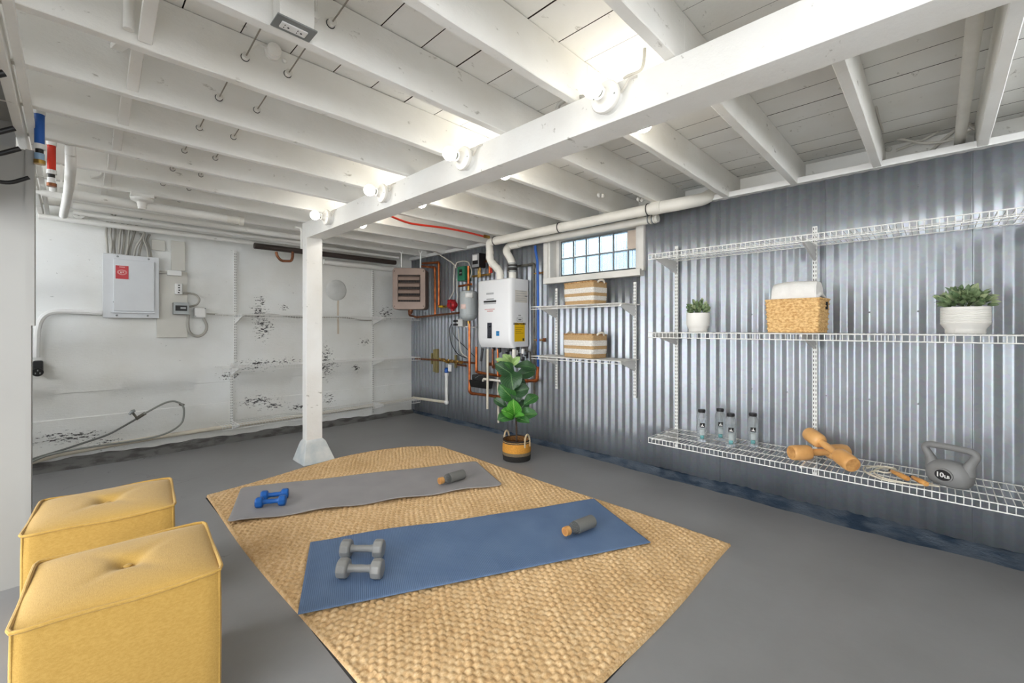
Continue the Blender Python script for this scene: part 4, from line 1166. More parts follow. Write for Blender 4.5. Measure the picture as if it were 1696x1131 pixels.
cable('white_cable', 'cable running right from the white junction box along the white wall', [(342,519.5), (372,521), (388,520.5), (420,522), (455,521), (500,526), (560,525), (600,530), (619,530.5)], 0.007, M_CABLEG, y=5.012)
cd = cable('conduit', 'white conduit bending from the electrical panel down to the black outlet', [(169.5,518.5), (130,516.7), (98,516), (80,519), (68,529), (62.5,546), (61,570), (60.5,592)], 0.020, M_WHITE, cat='conduit', y=4.985)
r, a, c = wpanel('range_outlet', 'black round faced power outlet at the end of the white conduit', 'outlet', 53.5, 598, 71.5, 620, 4.95, M_BLACK, bevel=0.012)
cc = at(62.5, 616.5, y=4.948)
b = MB(); b.cyl((cc.x, 4.95, cc.z), (cc.x, 4.94, cc.z), 0.032, n=24); b.build('socket_face', mat('black socket', (16,16,17), 0.3), r)
b = MB()
for t in (90, 210, 330): b.box(cc.x+0.014*math.cos(math.radians(t))-0.003, cc.x+0.014*math.cos(math.radians(t))+0.003, 4.938, 4.941, cc.z+0.014*math.sin(math.radians(t))-0.006, cc.z+0.014*math.sin(math.radians(t))+0.006)
b.build('socket_slots', M_GREYMET, r, kind='stuff')
# cables that enter the panel from above
cabs = [[(178,419),(177,400),(176,384),(179,362)], [(184,419),(185,402),(183,386),(186,362)], [(190,420),(189,404),(191,386),(190,360)], [(196,420),(198,404),(199,388),(205,362)],
        [(203,421),(205,404),(206,388),(203,364)], [(209,422),(212,404),(213,388),(218,366)], [(214,423),(217,405),(222,388),(228,368)], [(222,424),(226,408),(235,394),(240,382)],
        [(230,424),(233,408),(237,398),(232,386)], [(246,426),(243,409),(238,397),(240,386)], [(251,427),(248,410),(244,398),(248,388)]]
words = ['leftmost', 'second', 'third', 'fourth', 'fifth', 'sixth', 'seventh', 'eighth', 'ninth', 'tenth', 'eleventh']
for i, q in enumerate(cabs):
    cable('panel_cable', '%s from the left of the painted cables entering the electrical panel top' % words[i] if i else 'leftmost of the painted cables entering the electrical panel top', q, 0.0085, M_CABLEG, y=4.998 - 0.018*(i % 2), group='cables above the electrical panel')
b = MB()
for q in ([(205,362),(218,380),(222,385)], [(186,362),(196,352),(204,348)], [(228,368),(236,360),(241,352)], [(190,360),(180,350),(176,346)]): b.tube(spline([at(p_[0], p_[1], y=4.995) for p_ in q], 6), 0.006, 6)
b.build('cable_tangle', M_CABLEG, label='tangle of painted cables above the pipes over the electrical panel', cat='cable', kind='stuff')
a = at(171, 345, y=5.0); c = at(176, 415, y=5.0)
# round blank plate
c = at(557.5, 480.5, y=5.018)
b = MB(); b.lathe([(0.0001, 0.012), (0.108, 0.010), (0.118, 0.004), (0.122, 0.0)], 36, Matrix.Translation((c.x, WY-0.002, c.z)) @ Matrix.Rotation(math.radians(90), 4, 'X'))
b.build('round_plate', mat('plate paint', (214,215,212), 0.5), label='round white blanking plate on the white wall right of the post', cat='plate')
# hose bib with its loop of tubing
v = E('tap', at(222, 690, y=4.95), 'old tap handle with a tee on the white wall near the floor', 'tap')
M_TUBE = mat('grey green tubing', (146,148,142), 0.5)
b = MB(); b.tube(pick([(214,686.5),(219,681.5),(224,679.5)], y=4.93), [0.010,0.014,0.010], 10); b.build('handle', M_GREYMET, v)
b = MB(); b.tube(pick([(219.5,683),(225,690),(228,692)], y=4.94), 0.009, 10); b.build('stem', M_IRON, v)
b = MB(); b.tube(pick([(225,694),(236,687),(241,684)], y=4.96), 0.014, 10); b.build('tee', M_IRON, v)
cable('tubing', 'grey tubing looping from the old tap down to the floor pipe', [(238,685.5), (252,678), (265,671), (278,665.5), (291,665), (303,672), (304.5,688), (301,700), (290,710), (270,719.5), (240,727), (180,736), (120,745), (80,754), (51,765)], 0.008, M_TUBE, cat='tube', y=4.945)
cable('tubing', 'dark tubing running from the old tap along the wall to the left', [(238,686), (215,700), (180,719), (140,733), (100,746), (70,755), (50,761.5)], 0.008, mat('dark tubing', (112,113,110), 0.5), cat='tube', y=4.962)
b = MB(); p = at(302, 670, y=4.962); b.cyl(p+Vector((-0.02,0,0.01)), p+Vector((0.012,0,-0.01)), 0.013, n=10); b.build('tube_joint', M_IRON, v)
pp = pick([(49,766), (100,752), (180,737.5), (260,724), (340,712), (420,700), (500,688.5), (590,675.5), (684,659.5)], y=4.985)
b = MB(); b.tube(pp, 0.020, 12); b.build('floor_pipe', M_PVCO, label='cream pipe running along the foot of the white wall', cat='pipe')

# ------------------------------------------------------------------ pipes under the joists by the white wall
def hpipe(name, label, pts, r, m, y, cat='pipe', group=None, cut=()):
    P = [at(px, py, y=y) for px, py in pts]
    zm = sum(p.z for p in P)/len(P)
    P = [Vector((p.x, y, zm)) for p in P]
    b = MB(); b.tube(P, r, 14)
    return b.build(name, m, label=label, cat=cat, group=group), zm
hpipe('ceiling_pipe', 'upper of two thin white pipes over the electrical panel', [(146,357), (660,428)], 0.017, M_WOOD, 4.86, group='white pipes below the joists')
hpipe('ceiling_pipe', 'lower of two thin white pipes over the electrical panel', [(64,356), (421,404)], 0.021, M_WOOD, 4.78, group='white pipes below the joists')
dk, zdk = hpipe('dark_pipe', 'dark brown pipe running from above the post to the unit heater', [(421,404.5), (655,437)], 0.028, mat('dark abs', (62,52,48), 0.45), 4.72)
hpipe('ceiling_pipe', 'pale pipe just under the dark brown pipe right of the post', [(536,430), (662,450)], 0.030, M_WOOD, 4.95, group='white pipes below the joists')
p1_, z1 = hpipe('ceiling_pipe', 'wide white pipe with a capped end left of the post', [(100,322), (375,360)], 0.032, M_WOOD, 3.95, group='white pipes below the joists')
a = at(378, 360, y=3.95); c = at(398, 363, y=3.95)
b = MB(); b.cyl((a.x-0.08, 3.95, z1), (c.x, 3.95, z1), 0.030, n=16); b.build('cap', M_PVC, p1_)
b = MB(); b.cyl((c.x-0.01, 3.95, z1), (c.x+0.02, 3.95, z1), 0.036, n=16); b.build('collar', M_PVC, p1_)
hpipe('ceiling_pipe', 'white pipe running behind the capped pipe up to the post', [(120,340), (497,393)], 0.024, M_WOOD, 4.28, group='white pipes below the joists')
hpipe('ceiling_pipe', 'thin white pipe farther back running up to the post', [(122,352), (497,402)], 0.015, M_WOOD, 4.50, group='white pipes below the joists')
cu = pick([(457.5,417), (459,424), (465.5,432), (482,432.5), (484.5,427), (484.8,417)], y=4.70)
b = MB(); b.tube(rounded(cu, 0.04), 0.013, 10); b.build('copper_loop', M_COPOLD, label='small tarnished copper loop hanging under the dark pipe', cat='pipe')
a = at(488, 372, y=3.9)
b = MB(); b.tube(rounded(pick([(489,376),(498,378),(500,384),(500,412)], y=3.914), 0.04), 0.012, 10); b.build('white_conduit', M_WOOD, label='short painted conduit elbow beside the post top', cat='conduit')
# steel tee with clean out, left
c = at(130, 357, y=4.83)
r = E('cleanout', c, 'white pipe clean out with a dark centre above the electrical panel', 'pipe fitting')
b = MB(); b.cyl(c+Vector((-0.09,0.01,0)), c+Vector((0.05,0.01,0)), 0.032, n=16); b.build('body', M_WOOD, r)
b = MB(); b.cyl(c+Vector((0,-0.03,0)), c+Vector((0,-0.06,0)), 0.036, n=16); b.build('cap', M_WOOD, r)
b = MB(); b.cyl(c+Vector((0,-0.059,0)), c+Vector((0,-0.063,0)), 0.012, n=12); b.build('plug', M_DARK, r)
# sloping drain at left with strap
sl = [at(116,240,y=3.05), at(117,270,y=3.10), at(116.5,285,y=3.2), at(113,317,y=3.6), at(105,357,y=4.2)]
b = MB(); b.tube(spline(sl, 4), 0.021, 12); dr2 = b.build('sloping_drain', M_WOOD, label='white pipe sloping down from the joists at the far left', cat='pipe')
q = at(114, 310, y=3.5)
b = MB(); b.box(q.x-0.034, q.x-0.024, q.y-0.065, q.y-0.06, q.z-0.02, 2.03); b.box(q.x+0.024, q.x+0.034, q.y-0.065, q.y-0.06, q.z-0.02, 2.03)
b.build('perforated_strap', M_WOOD, dr2, kind='stuff')
# blue and red stubs
def stub(name, label, px, py0, py1, y, m, r):
    a = at(px, py0, y=y); c = at(px+1.0, py1, y=y)
    L_ = a.z-c.z
    root = E(name, (a.x, y, c.z), label, 'pipe')
    bright = mat('bright pvc', (240,240,238), 0.35)
    z = lambda f: a.z - L_*f
    b = MB(); b.cyl((a.x,y,z(0.10)), (a.x,y,z(0.66)), r, n=18); b.build('coloured_tube', m, root)
    b = MB(); b.cyl((a.x,y,z(0.0)), (a.x,y,z(0.10)), r*1.18, n=18); b.build('top_coupling', bright, root)
    b = MB(); b.cyl((a.x,y,z(0.64)), (a.x,y,z(0.73)), r*1.2, n=18); b.build('bottom_coupling', bright, root)
    b = MB(); b.cyl((a.x,y,z(0.73)), (a.x,y,z(0.81)), r*0.8, n=14); b.build('threaded_nipple', M_DKRUB, root)
    b = MB(); b.cyl((a.x,y,z(0.81)), (a.x,y,z(0.93)), r*0.98, n=18); b.build('reducer', bright if name == 'red_pipe' else mat('pale blue fitting', (150,180,208), 0.4), root)
    b = MB(); b.cyl((a.x,y,z(0.93)), (a.x,y,z(1.0)), r*1.15, n=18); b.build('brass_ring', M_BRASS if name != 'red_pipe' else M_COPOLD, root)
stub('blue_pipe', 'short blue pipe stub hanging by the left ceiling plate', 65.5, 181, 272, 2.83, M_BLUE, 0.0165)
stub('red_pipe', 'short red pipe stub hanging right of the blue stub', 85.5, 234, 309, 3.30, M_RED, 0.0165)
# small plumbing behind the red stub
c = at(88, 322, y=3.9)
r = E('pipe_tee', c, 'small white pipe fitting below the red stub', 'pipe fitting')
b = MB(); b.cyl(c+Vector((-0.05,0,0)), c+Vector((0.05,0,0)), 0.020, n=12); b.cyl(c+Vector((0,0,0)), c+Vector((0,0,0.07)), 0.017, n=12); b.build('tee', M_WOOD, r)
b = MB(); b.tube([c+Vector((-0.05,0,0.0)), c+Vector((-0.16,0,0.0))], 0.012, 10); b.build('arm', M_WOOD, r)
# unlit lampholder under a joist
c = at(235, 300, y=3.835)
r = E('unlit_lampholder', (c.x, 3.835, 1.955), 'unlit white ceiling lampholder on a joist over the electrical panel', 'lamp')
b = MB(); b.box(c.x-0.06, c.x+0.06, 3.785, 3.875, 2.005, 2.0295); b.build('mounting_block', M_WOOD, r, bevel=0.003)
b = MB(); b.lathe([(0.0235,1.945),(0.025,1.96),(0.030,1.975),(0.056,1.985),(0.060,1.99),(0.060,2.004)], 24, Matrix.Translation((c.x, 3.83, 0))); b.build('porcelain_base', M_WOOD, r)
b = MB(); b.lathe([(0.016,1.93),(0.022,1.932),(0.0235,1.946)], 18, Matrix.Translation((c.x, 3.83, 0))); b.build('socket', M_PORC, r)
cable('painted_cable', 'painted cable drooping beside the unlit lampholder', [(150,293), (162,292), (168,288), (166,282)], 0.010, M_WOOD, y=3.80)
# knob and tube wires with porcelain tubes through the joists
for x_, lab in ((0.452, 'left run of old wire through porcelain tubes in the joists'), (0.598, 'right run of old wire through porcelain tubes in the joists')):
    r = E('old_wire', (x_, 3.0, 2.13), lab, 'wire', 'old wires through the joists')
    P = []
    for k in range(1, 11):
        yj = 0.257+0.4*k
        P += [Vector((x_, yj-0.10, 2.128)), Vector((x_, yj+0.02, 2.122)), Vector((x_+0.004, yj+0.16, 2.15))]
    b = MB(); b.tube(spline(P, 3), 0.0026, 6); b.build('wire', mat('old wire', (140,134,124), 0.6), r)
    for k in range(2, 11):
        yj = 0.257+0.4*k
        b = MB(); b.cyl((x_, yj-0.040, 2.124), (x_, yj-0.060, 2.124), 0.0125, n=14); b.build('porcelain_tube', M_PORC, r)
        b = MB(); b.cyl((x_, yj-0.0400, 2.124), (x_, yj-0.0418, 2.124), 0.0146, n=16); b.build('tube_shadow_ring', M_DARK, r)  # dark disc painted in as a shadow ring around the tube
c = at(450, 88, y=1.817-0.001)
r = E('wire_insulator', (c.x, 1.80, c.z), 'white porcelain junction knob on a joist beside the ceiling outlet', 'knob')
Mk = Matrix.Translation((c.x, 1.8165, c.z)) @ Matrix.Rotation(math.radians(90), 4, 'X')
b = MB(); b.lathe([(0.028,0),(0.028,0.012),(0.020,0.016),(0.024,0.022),(0.024,0.036),(0.016,0.04),(0.006,0.043)], 20, Mk); b.build('body', M_WOOD, r)
b = MB(); b.ball((c.x+0.045, 1.812, c.z-0.012), 0.009, 8); b.build('nail_knob', M_WOOD, r)
b = MB(); b.tube([(c.x-0.01, 1.80, c.z), (c.x-0.05, 1.80, c.z+0.004), (0.454, 1.79, 2.14)], 0.003, 6); b.build('lead', M_WOOD, r)
# outlet box on the joist, with its conduit
r = E('ceiling_outlet', (0.474, 1.383, 2.02), 'grey metal outlet box with white receptacle on a joist overhead', 'outlet')
b = MB(); b.box(0.425, 0.524, 1.355, 1.4155, 2.035, 2.13); b.build('box', M_WOOD, r, bevel=0.003)
b = MB(); b.box(0.418, 0.53, 1.348, 1.4155, 2.030, 2.035); b.build('cover_plate', M_GREYMET, r, bevel=0.001)
b = MB(); b.box(0.436, 0.510, 1.368, 1.400, 2.026, 2.031); b.build('receptacle', M_WHITE, r, bevel=0.003)
b = MB()
for q in (0.446, 0.482):
    b.box(q, q+0.002, 1.375, 1.381, 2.0255, 2.027); b.box(q, q+0.002, 1.387, 1.393, 2.0255, 2.027); b.cyl((q+0.012, 1.384, 2.0262), (q+0.012, 1.384, 2.0255), 0.003, n=8)
b.build('slots', M_DARK, r, kind='stuff')
cable('white_cable', 'thin cable dropping to a porcelain tube right of the ceiling outlet', [(524,-8), (524,10), (523,24), (521,29)], 0.004, M_WOOD, y=1.41)
p = at(521.5, 29, y=1.41)
b = MB(); b.cyl((p.x, 1.416, p.z), (p.x, 1.395, p.z), 0.011, n=14); b.build('porcelain_tube', M_WOOD, label='porcelain tube in the joist right of the ceiling outlet', cat='knob')
# vertical round strut at top left
p = at(213, 15, y=1.80)
b = MB(); b.tube([(p.x, 1.80, 2.06), (p.x, 1.80, 2.205)], 0.014, 10); b.build('painted_stub_pipe', M_WOOD, label='painted stub of pipe standing against a joist at the top', cat='pipe')

# ------------------------------------------------------------------ cables and pipe over the right wall
b = MB(); b.tube([(1.6, -0.0885, 2.12), (3.385, -0.0885, 2.12)], 0.022, 14); b.build('joist_pipe', M_PVC, label='white pipe running between joists above the kettlebell shelf', cat='pipe')
cable('white_cable', 'white cable drooping between joists above the corrugated wall ledge', [(1195,291), (1279,275.8), (1328,261), (1369,250), (1415,241), (1461.6,231.8), (1492,231), (1533,236.8), (1574.5,231.8), (1606,216), (1619,205)], 0.007, M_CABLE, x=3.33, group='cables over the ledge')
cable('white_cable', 'white cable slanting up to the white pipe over the ledge', [(1484,249), (1530,231), (1562,213), (1592,196)], 0.008, M_CABLE, x=3.355, group='cables over the ledge')
cable('white_cable', 'white cable rising steeply behind the ledge to the white pipe', [(1537,256), (1556,237), (1574,222), (1592,206)], 0.009, M_CABLE, x=3.385, group='cables over the ledge')
cable('white_cable', 'thin white cable stapled along the side of a right hand joist', [(1429,88), (1438,120), (1447,156), (1454,190), (1461,213), (1472,243)], 0.005, M_CABLE, y=0.211, group='cables over the ledge')
p = at(1472, 247, y=0.20)
b = MB(); b.ball(p, 0.022, 12, (1.3,0.7,0.6)); b.build('splice_knob', M_PORC, label='white splice knob at the foot of a joist over the ledge', cat='knob')
cable('coiled_cable', 'white cable coiled beside the pipe at the right end over the ledge', [(1600,190), (1612,192), (1620,203), (1618,214), (1608,210), (1601,200)], 0.008, M_CABLE, x=3.32, group='cables over the ledge')
cable('white_cable', 'white cable crossing the dark cavity behind the exhaust elbow', [(1105,318), (1128,306), (1148,294), (1164,290)], 0.008, M_CABLE, x=3.25, group='cables over the ledge')
cable('white_cable', 'white cable leaving the cavity down to the ledge by the elbow', [(1176,312), (1168,322), (1158,330), (1150,333)], 0.008, M_CABLE, x=3.25, group='cables over the ledge')
cable('beam_cable', 'cable loop on top of the beam beside the largest bulb', [(922,182), (928,171), (945,163), (975,160), (990,160)], 0.009, M_CABLEG, x=1.43)
cable('beam_cable', 'thin cable rising from the largest bulb to the joist', [(1033,131), (1040,126), (1060,117), (1066,103), (1068,80)], 0.006, M_CABLE, x=1.43)
# clamps on joists over the window
for px, py, lab in ((992,329,'white pipe clamp on a joist left of the window'), (1057,336,'white pipe clamp on a joist above the window')):
    p = at(px, py-6, z=2.10)
    r = E('pipe_clamp', p, lab, 'clamp')
    b = MB(); b.ball(p, 0.02, 10, (1,0.6,0.8)); b.build('body', M_PORC, r)
    b = MB(); b.ball(p+Vector((0.035,-0.01,0)), 0.016, 10); b.build('cap', M_PORC, r)

# ------------------------------------------------------------------ coat hooks at the left edge
rk = E('coat_rack', (-0.315, 2.1, 1.66), 'black coat hooks on the side wall at the left edge', 'coat rack')
b = MB(); b.box(-0.329, -0.305, 1.25, 2.84, 1.66, 1.74); b.build('rail', M_WHITE, rk, bevel=0.004)
for px, py, y_ in ((48,294,2.62), (33,246,2.15), (24,212.5,1.93), (7,121,1.52)):
    tip = at(px, py, y=y_)
    L_ = 0.052
    b = MB(); b.tube(rounded([(-0.306, y_, tip.z-0.034), (tip.x-L_, y_, tip.z-0.036), tip], 0.02, 4), 0.0075, 10); b.build('hook', M_BLACK, rk)

# ------------------------------------------------------------------ rug
def rug_mat():
    m, nt, b, L = new_mat('jute')
    g = nd(nt, 'ShaderNodeNewGeometry')
    n1 = nd(nt, 'ShaderNodeTexNoise'); n1.inputs['Scale'].default_value = 60; n1.inputs['Detail'].default_value = 4
    n2 = nd(nt, 'ShaderNodeTexNoise'); n2.inputs['Scale'].default_value = 2.5
    mp = nd(nt, 'ShaderNodeMapping'); mp.inputs['Scale'].default_value = (160, 520, 300)
    n3 = nd(nt, 'ShaderNodeTexNoise'); n3.inputs['Scale'].default_value = 1.0; n3.inputs['Detail'].default_value = 2
    L.new(g.outputs['Position'], n1.inputs['Vector']); L.new(g.outputs['Position'], n2.inputs['Vector'])
    L.new(g.outputs['Position'], mp.inputs[0]); L.new(mp.outputs[0], n3.inputs['Vector'])
    r1 = nd(nt, 'ShaderNodeValToRGB')
    e = r1.color_ramp.elements
    e[0].position = 0.30; e[0].color = rgba((186,145,100)); e[1].position = 0.66; e[1].color = rgba((238,211,168))
    k = e.new(0.47); k.color = rgba((219,182,132))
    ad = nd(nt, 'ShaderNodeMix', data_type='FLOAT'); ad.inputs[0].default_value = 0.4
    L.new(n1.outputs['Fac'], ad.inputs[2]); L.new(n3.outputs['Fac'], ad.inputs[3])
    L.new(ad.outputs[0], r1.inputs[0])
    mx = nd(nt, 'ShaderNodeMix', data_type='RGBA', blend_type='MULTIPLY'); mx.inputs[0].default_value = 1
    r2 = nd(nt, 'ShaderNodeValToRGB'); r2.color_ramp.elements[0].position = 0.3; r2.color_ramp.elements[0].color = (0.88,0.85,0.80,1); r2.color_ramp.elements[1].position = 0.6; r2.color_ramp.elements[1].color = (1,1,1,1)
    L.new(n2.outputs['Fac'], r2.inputs[0]); L.new(r1.outputs[0], mx.inputs[6]); L.new(r2.outputs[0], mx.inputs[7])
    L.new(mx.outputs[2], b.inputs['Base Color']); b.inputs['Roughness'].default_value = 0.95
    bp = nd(nt, 'ShaderNodeBump'); bp.inputs['Strength'].default_value = 0.6; bp.inputs['Distance'].default_value = 0.003
    L.new(n3.outputs['Fac'], bp.inputs['Height']); L.new(bp.outputs[0], b.inputs['Normal'])
    return m
M_RUG = rug_mat()
NX, NY = 400, 520
fx = np.array([0.632, 1.0, 1.3, 1.62, 1.95, 2.2, 2.36, 2.455]); fyv = np.array([3.49, 3.545, 3.60, 3.625, 3.60, 3.545, 3.44, 3.33])
U, V = np.meshgrid(np.linspace(0, 1, NX+1), np.linspace(0, 1, NY+1))
left_e = 0.630 + 0.012*np.sin(V*7+0.5); right_e = 2.40 + 0.05*V + 0.008*np.sin(V*9)
X = left_e + (right_e-left_e)*U
Y0 = 0.752 + 0.008*np.sin(U*8); Y1 = np.interp(X, fx, fyv)
Y = Y0 + (Y1-Y0)*V
lx, ly = (X-0.63)/0.034, (Y-0.75)/0.027
row = np.floor(ly)
jit = 0.18*np.sin(row*12.9898+3)*1.0
ku = lx + 0.5*(row % 2) + jit
h = np.abs(np.sin(np.pi*ku))**0.55 * np.abs(np.sin(np.pi*ly))**0.55
h = h*(0.75+0.25*np.sin(row*7.1+np.floor(ku)*5.3)) + 0.10*rng.random(h.shape)
border = np.minimum.reduce([U*(1.8), (1-U)*1.8, V*2.8, (1-V)*2.8])
h = np.where(border < 0.018, 0.5+0.3*np.sin(Y*420+X*420), h)
Z = 0.005 + 0.0115*h
Z = Z + 0.022*np.exp(-((V-1.0)/0.05)**2)*np.exp(-((X-1.75)/0.5)**2) + 0.004*np.sin(X*3+Y*2)**2*(border > 0.05)
Z = Z*np.clip(border/0.006, 0, 1)**0.5 + 0.0004
# let the weave lie flat where the mats press on it
vs = np.stack([X.ravel(), Y.ravel(), Z.ravel()], 1)
w = NX+1
I, J = np.meshgrid(np.arange(NX), np.arange(NY))
q = (J*w+I).ravel()
fs = np.stack([q, q+1, q+1+w, q+w], 1)
me = bpy.data.meshes.new('jute_rug')
me.vertices.add(len(vs)); me.loops.add(fs.size); me.polygons.add(len(fs))
off = Vector((1.54, 2.15, 0.0))
me.vertices.foreach_set('co', (vs-np.array(off)).astype(np.float32).ravel())
me.loops.foreach_set('vertex_index', fs.astype(np.int32).ravel())
me.polygons.foreach_set('loop_start', (np.arange(len(fs))*4).astype(np.int32))
me.polygons.foreach_set('use_smooth', [True]*len(fs))
me.update(calc_edges=True); me.materials.append(M_RUG)
rug = bpy.data.objects.new('jute_rug', me); COL.objects.link(rug); rug.location = off; PW[rug] = off
tag(rug, 'large tan chunky woven jute rug under the two exercise mats', 'rug')
b = MB(); b.add([(0.632,0.752,0.0008),(2.392,0.752,0.0008),(2.445,3.31,0.0008),(1.95,3.58,0.0008),(1.3,3.58,0.0008),(0.632,3.47,0.0008)], [(0,1,2,3,4,5)])
rb = b.build('rug_backing', mat('dark rug backing', (40,38,36), 0.9), rug); rb.modifiers.new('t', 'SOLIDIFY').thickness = 0.004

# ------------------------------------------------------------------ mats
def mat_sheet(name, label, c00, c10, c11, c01, z0, th, m, wave, corner):
    """c00..c01 the four corners (xy): u runs along the length, v across"""
    NU, NV = 120, 40
    P = [Vector((p[0], p[1], 0)) for p in (c00, c10, c11, c01)]
    b = MB()
    def fn(u, v):
        if corner > 0:
            Lx = (P[1]-P[0]).length; Ly = (P[3]-P[0]).length
            uu, vv = u*Lx, v*Ly
            for (cx_, cy_, sx, sy) in ((corner, corner, -1, -1), (Lx-corner, corner, 1, -1), (Lx-corner, Ly-corner, 1, 1), (corner, Ly-corner, -1, 1)):
                dx, dy = (uu-cx_)*sx, (vv-cy_)*sy
                if dx > 0 and dy > 0:
                    k = max(dx, dy)/math.hypot(dx, dy)
                    uu, vv = cx_+(uu-cx_)*k, cy_+(vv-cy_)*k
            u, v = uu/Lx, vv/Ly
        p = P[0]*(1-u)*(1-v)+P[1]*u*(1-v)+P[2]*u*v+P[3]*(1-u)*v
        e = wave(u, v)
        return (p.x, p.y, z0 + e)
    b.grid(fn, NU, NV)
    o = b.build(name, m, label=label, cat='exercise mat', at0=(sum(p.x for p in P)/4, sum(p.y for p in P)/4, z0))
    s = o.modifiers.new('thickness', 'SOLIDIFY'); s.thickness = th; s.offset = 1.0
    o.modifiers.new('edge', 'BEVEL').width = 0.002
    return o
def mat_material(name, c, c2, rib):
    m, nt, b, L = new_mat(name)
    tc = nd(nt, 'ShaderNodeTexCoord')
    n1 = nd(nt, 'ShaderNodeTexNoise'); n1.inputs['Scale'].default_value = 5; n1.inputs['Detail'].default_value = 5
    L.new(tc.outputs['Object'], n1.inputs['Vector'])
    r = nd(nt, 'ShaderNodeValToRGB'); r.color_ramp.elements[0].position = 0.3; r.color_ramp.elements[0].color = rgba(c2); r.color_ramp.elements[1].position = 0.7; r.color_ramp.elements[1].color = rgba(c)
    L.new(n1.outputs['Fac'], r.inputs[0]); L.new(r.outputs[0], b.inputs['Base Color'])
    b.inputs['Roughness'].default_value = 0.6
    if rib:
        mp = nd(nt, 'ShaderNodeMapping'); mp.inputs['Rotation'].default_value = (0, 0, math.radians(26))
        L.new(tc.outputs['Object'], mp.inputs[0])
        wv = nd(nt, 'ShaderNodeTexWave', bands_direction='X'); wv.inputs['Scale'].default_value = 40; wv.inputs['Distortion'].default_value = 0.4
        L.new(mp.outputs[0], wv.inputs['Vector'])
        bp = nd(nt, 'ShaderNodeBump'); bp.inputs['Strength'].default_value = 0.35; bp.inputs['Distance'].default_value = 0.002
        L.new(wv.outputs['Fac'], bp.inputs['Height']); L.new(bp.outputs[0], b.inputs['Normal'])
    return m
M_BMAT = mat_material('blue mat foam', (100,124,158), (86,110,146), True)
M_GMAT = mat_material('grey mat foam', (156,153,154), (146,144,145), False)
ZM = 0.0205
g = lambda px, py: at(px, py, z=ZM+0.006)
bl = [g(493,1017), g(1078,898), g(984,827), g(514,898)]
def wave_b(u, v): return 0.002 + 0.010*max(0, v-0.6)**2*6*max(0, math.sin(u*9-0.6))*(0.6 if u > 0.5 else 1.1) + 0.0012*math.sin(13*u)*v
blue_mat = mat_sheet('exercise_mat', 'blue ribbed exercise mat with two grey dumbbells on it', bl[0], bl[1], bl[2], bl[3], ZM, 0.006, M_BMAT, wave_b, 0)
gl = [g(376,867), g(833,803), g(789,764.5), g(399,808.5)]
def wave_g(u, v): return 0.002 + 0.013*max(0, 0.35-v)**2*8*(0.5+0.5*math.sin(u*24+0.5)) + 0.006*max(0, v-0.7)**2*8*(0.5+0.5*math.sin(u*15))
grey_mat = mat_sheet('exercise_mat', 'smooth grey exercise mat with two blue dumbbells on it', gl[0], gl[1], gl[2], gl[3], ZM, 0.007, M_GMAT, wave_g, 0.035)
ZT = ZM + 0.0105

# ------------------------------------------------------------------ dumbbells
def dumbbell(label, p0, p1, hr, hw, gr, m, group, sides=10):
    """p0, p1: centres of the two heads on the mat (xy)"""
    p0, p1 = Vector(p0), Vector(p1)
    c = (p0+p1)/2; d = (p1-p0).normalized(); L_ = (p1-p0).length
    root = E('dumbbell', (c.x, c.y, ZT), label, 'dumbbell', group)
    a0 = math.pi/sides
    flat = hr*math.cos(a0)
    ax = Vector((d.x, d.y, 0)); si = Vector((-d.y, d.x, 0)); up = Vector((0,0,1))
    Mx = Matrix((si, up, ax)).transposed().to_4x4()
    cz = ZT + flat
    rot = Matrix.Rotation(math.pi/2 + a0, 4, 'Z')
    T = Matrix.Translation((c.x, c.y, cz)) @ Mx @ rot
    for s in (-1, 1):
        z0 = s*L_/2
        b = MB(); b.lathe([(hr*0.80, z0-hw/2), (hr*0.95, z0-hw/2+0.005), (hr, z0-hw/2+0.012), (hr, z0+hw/2-0.012), (hr*0.95, z0+hw/2-0.005), (hr*0.80, z0+hw/2)], sides, T)
        b.build('head', m, root, bevel=0.003, seg=2, angle=25)
    b = MB(); k = L_/2-hw/2+0.002
    b.lathe([(gr*1.25,-k),(gr*1.05,-k+0.008),(gr*0.92,-k*0.5),(gr,0),(gr*0.92,k*0.5),(gr*1.05,k-0.008),(gr*1.25,k)], 18, T); b.build('grip', m, root)
    return root
M_GDB = mat('grey dumbbell vinyl', (138,138,136), 0.3, var=0.04, vs=12); M_BDB = mat('blue dumbbell vinyl', (30,98,178), 0.4, var=0.05, vs=12)
f = lambda px, py, z: at(px, py, z=z)
dumbbell('grey dumbbell nearest the viewer on the blue mat', f(569,941,ZT+0.040), f(625,942,ZT+0.040), 0.043, 0.048, 0.0165, M_GDB, 'grey dumbbells on the blue mat')
dumbbell('farther of the two grey dumbbells on the blue mat', f(574,908.5,ZT+0.040), f(627.5,908.5,ZT+0.040), 0.043, 0.048, 0.0165, M_GDB, 'grey dumbbells on the blue mat')
dumbbell('front one of the two blue dumbbells on the grey mat', f(429.5,832,ZT+0.030), f(467.5,828.5,ZT+0.030), 0.033, 0.042, 0.0145, M_BDB, 'blue dumbbells on the grey mat', 8)
dumbbell('rear one of the two blue dumbbells on the grey mat', f(438,821,ZT+0.030), f(472,817,ZT+0.030), 0.033, 0.042, 0.0145, M_BDB, 'blue dumbbells on the grey mat', 8)

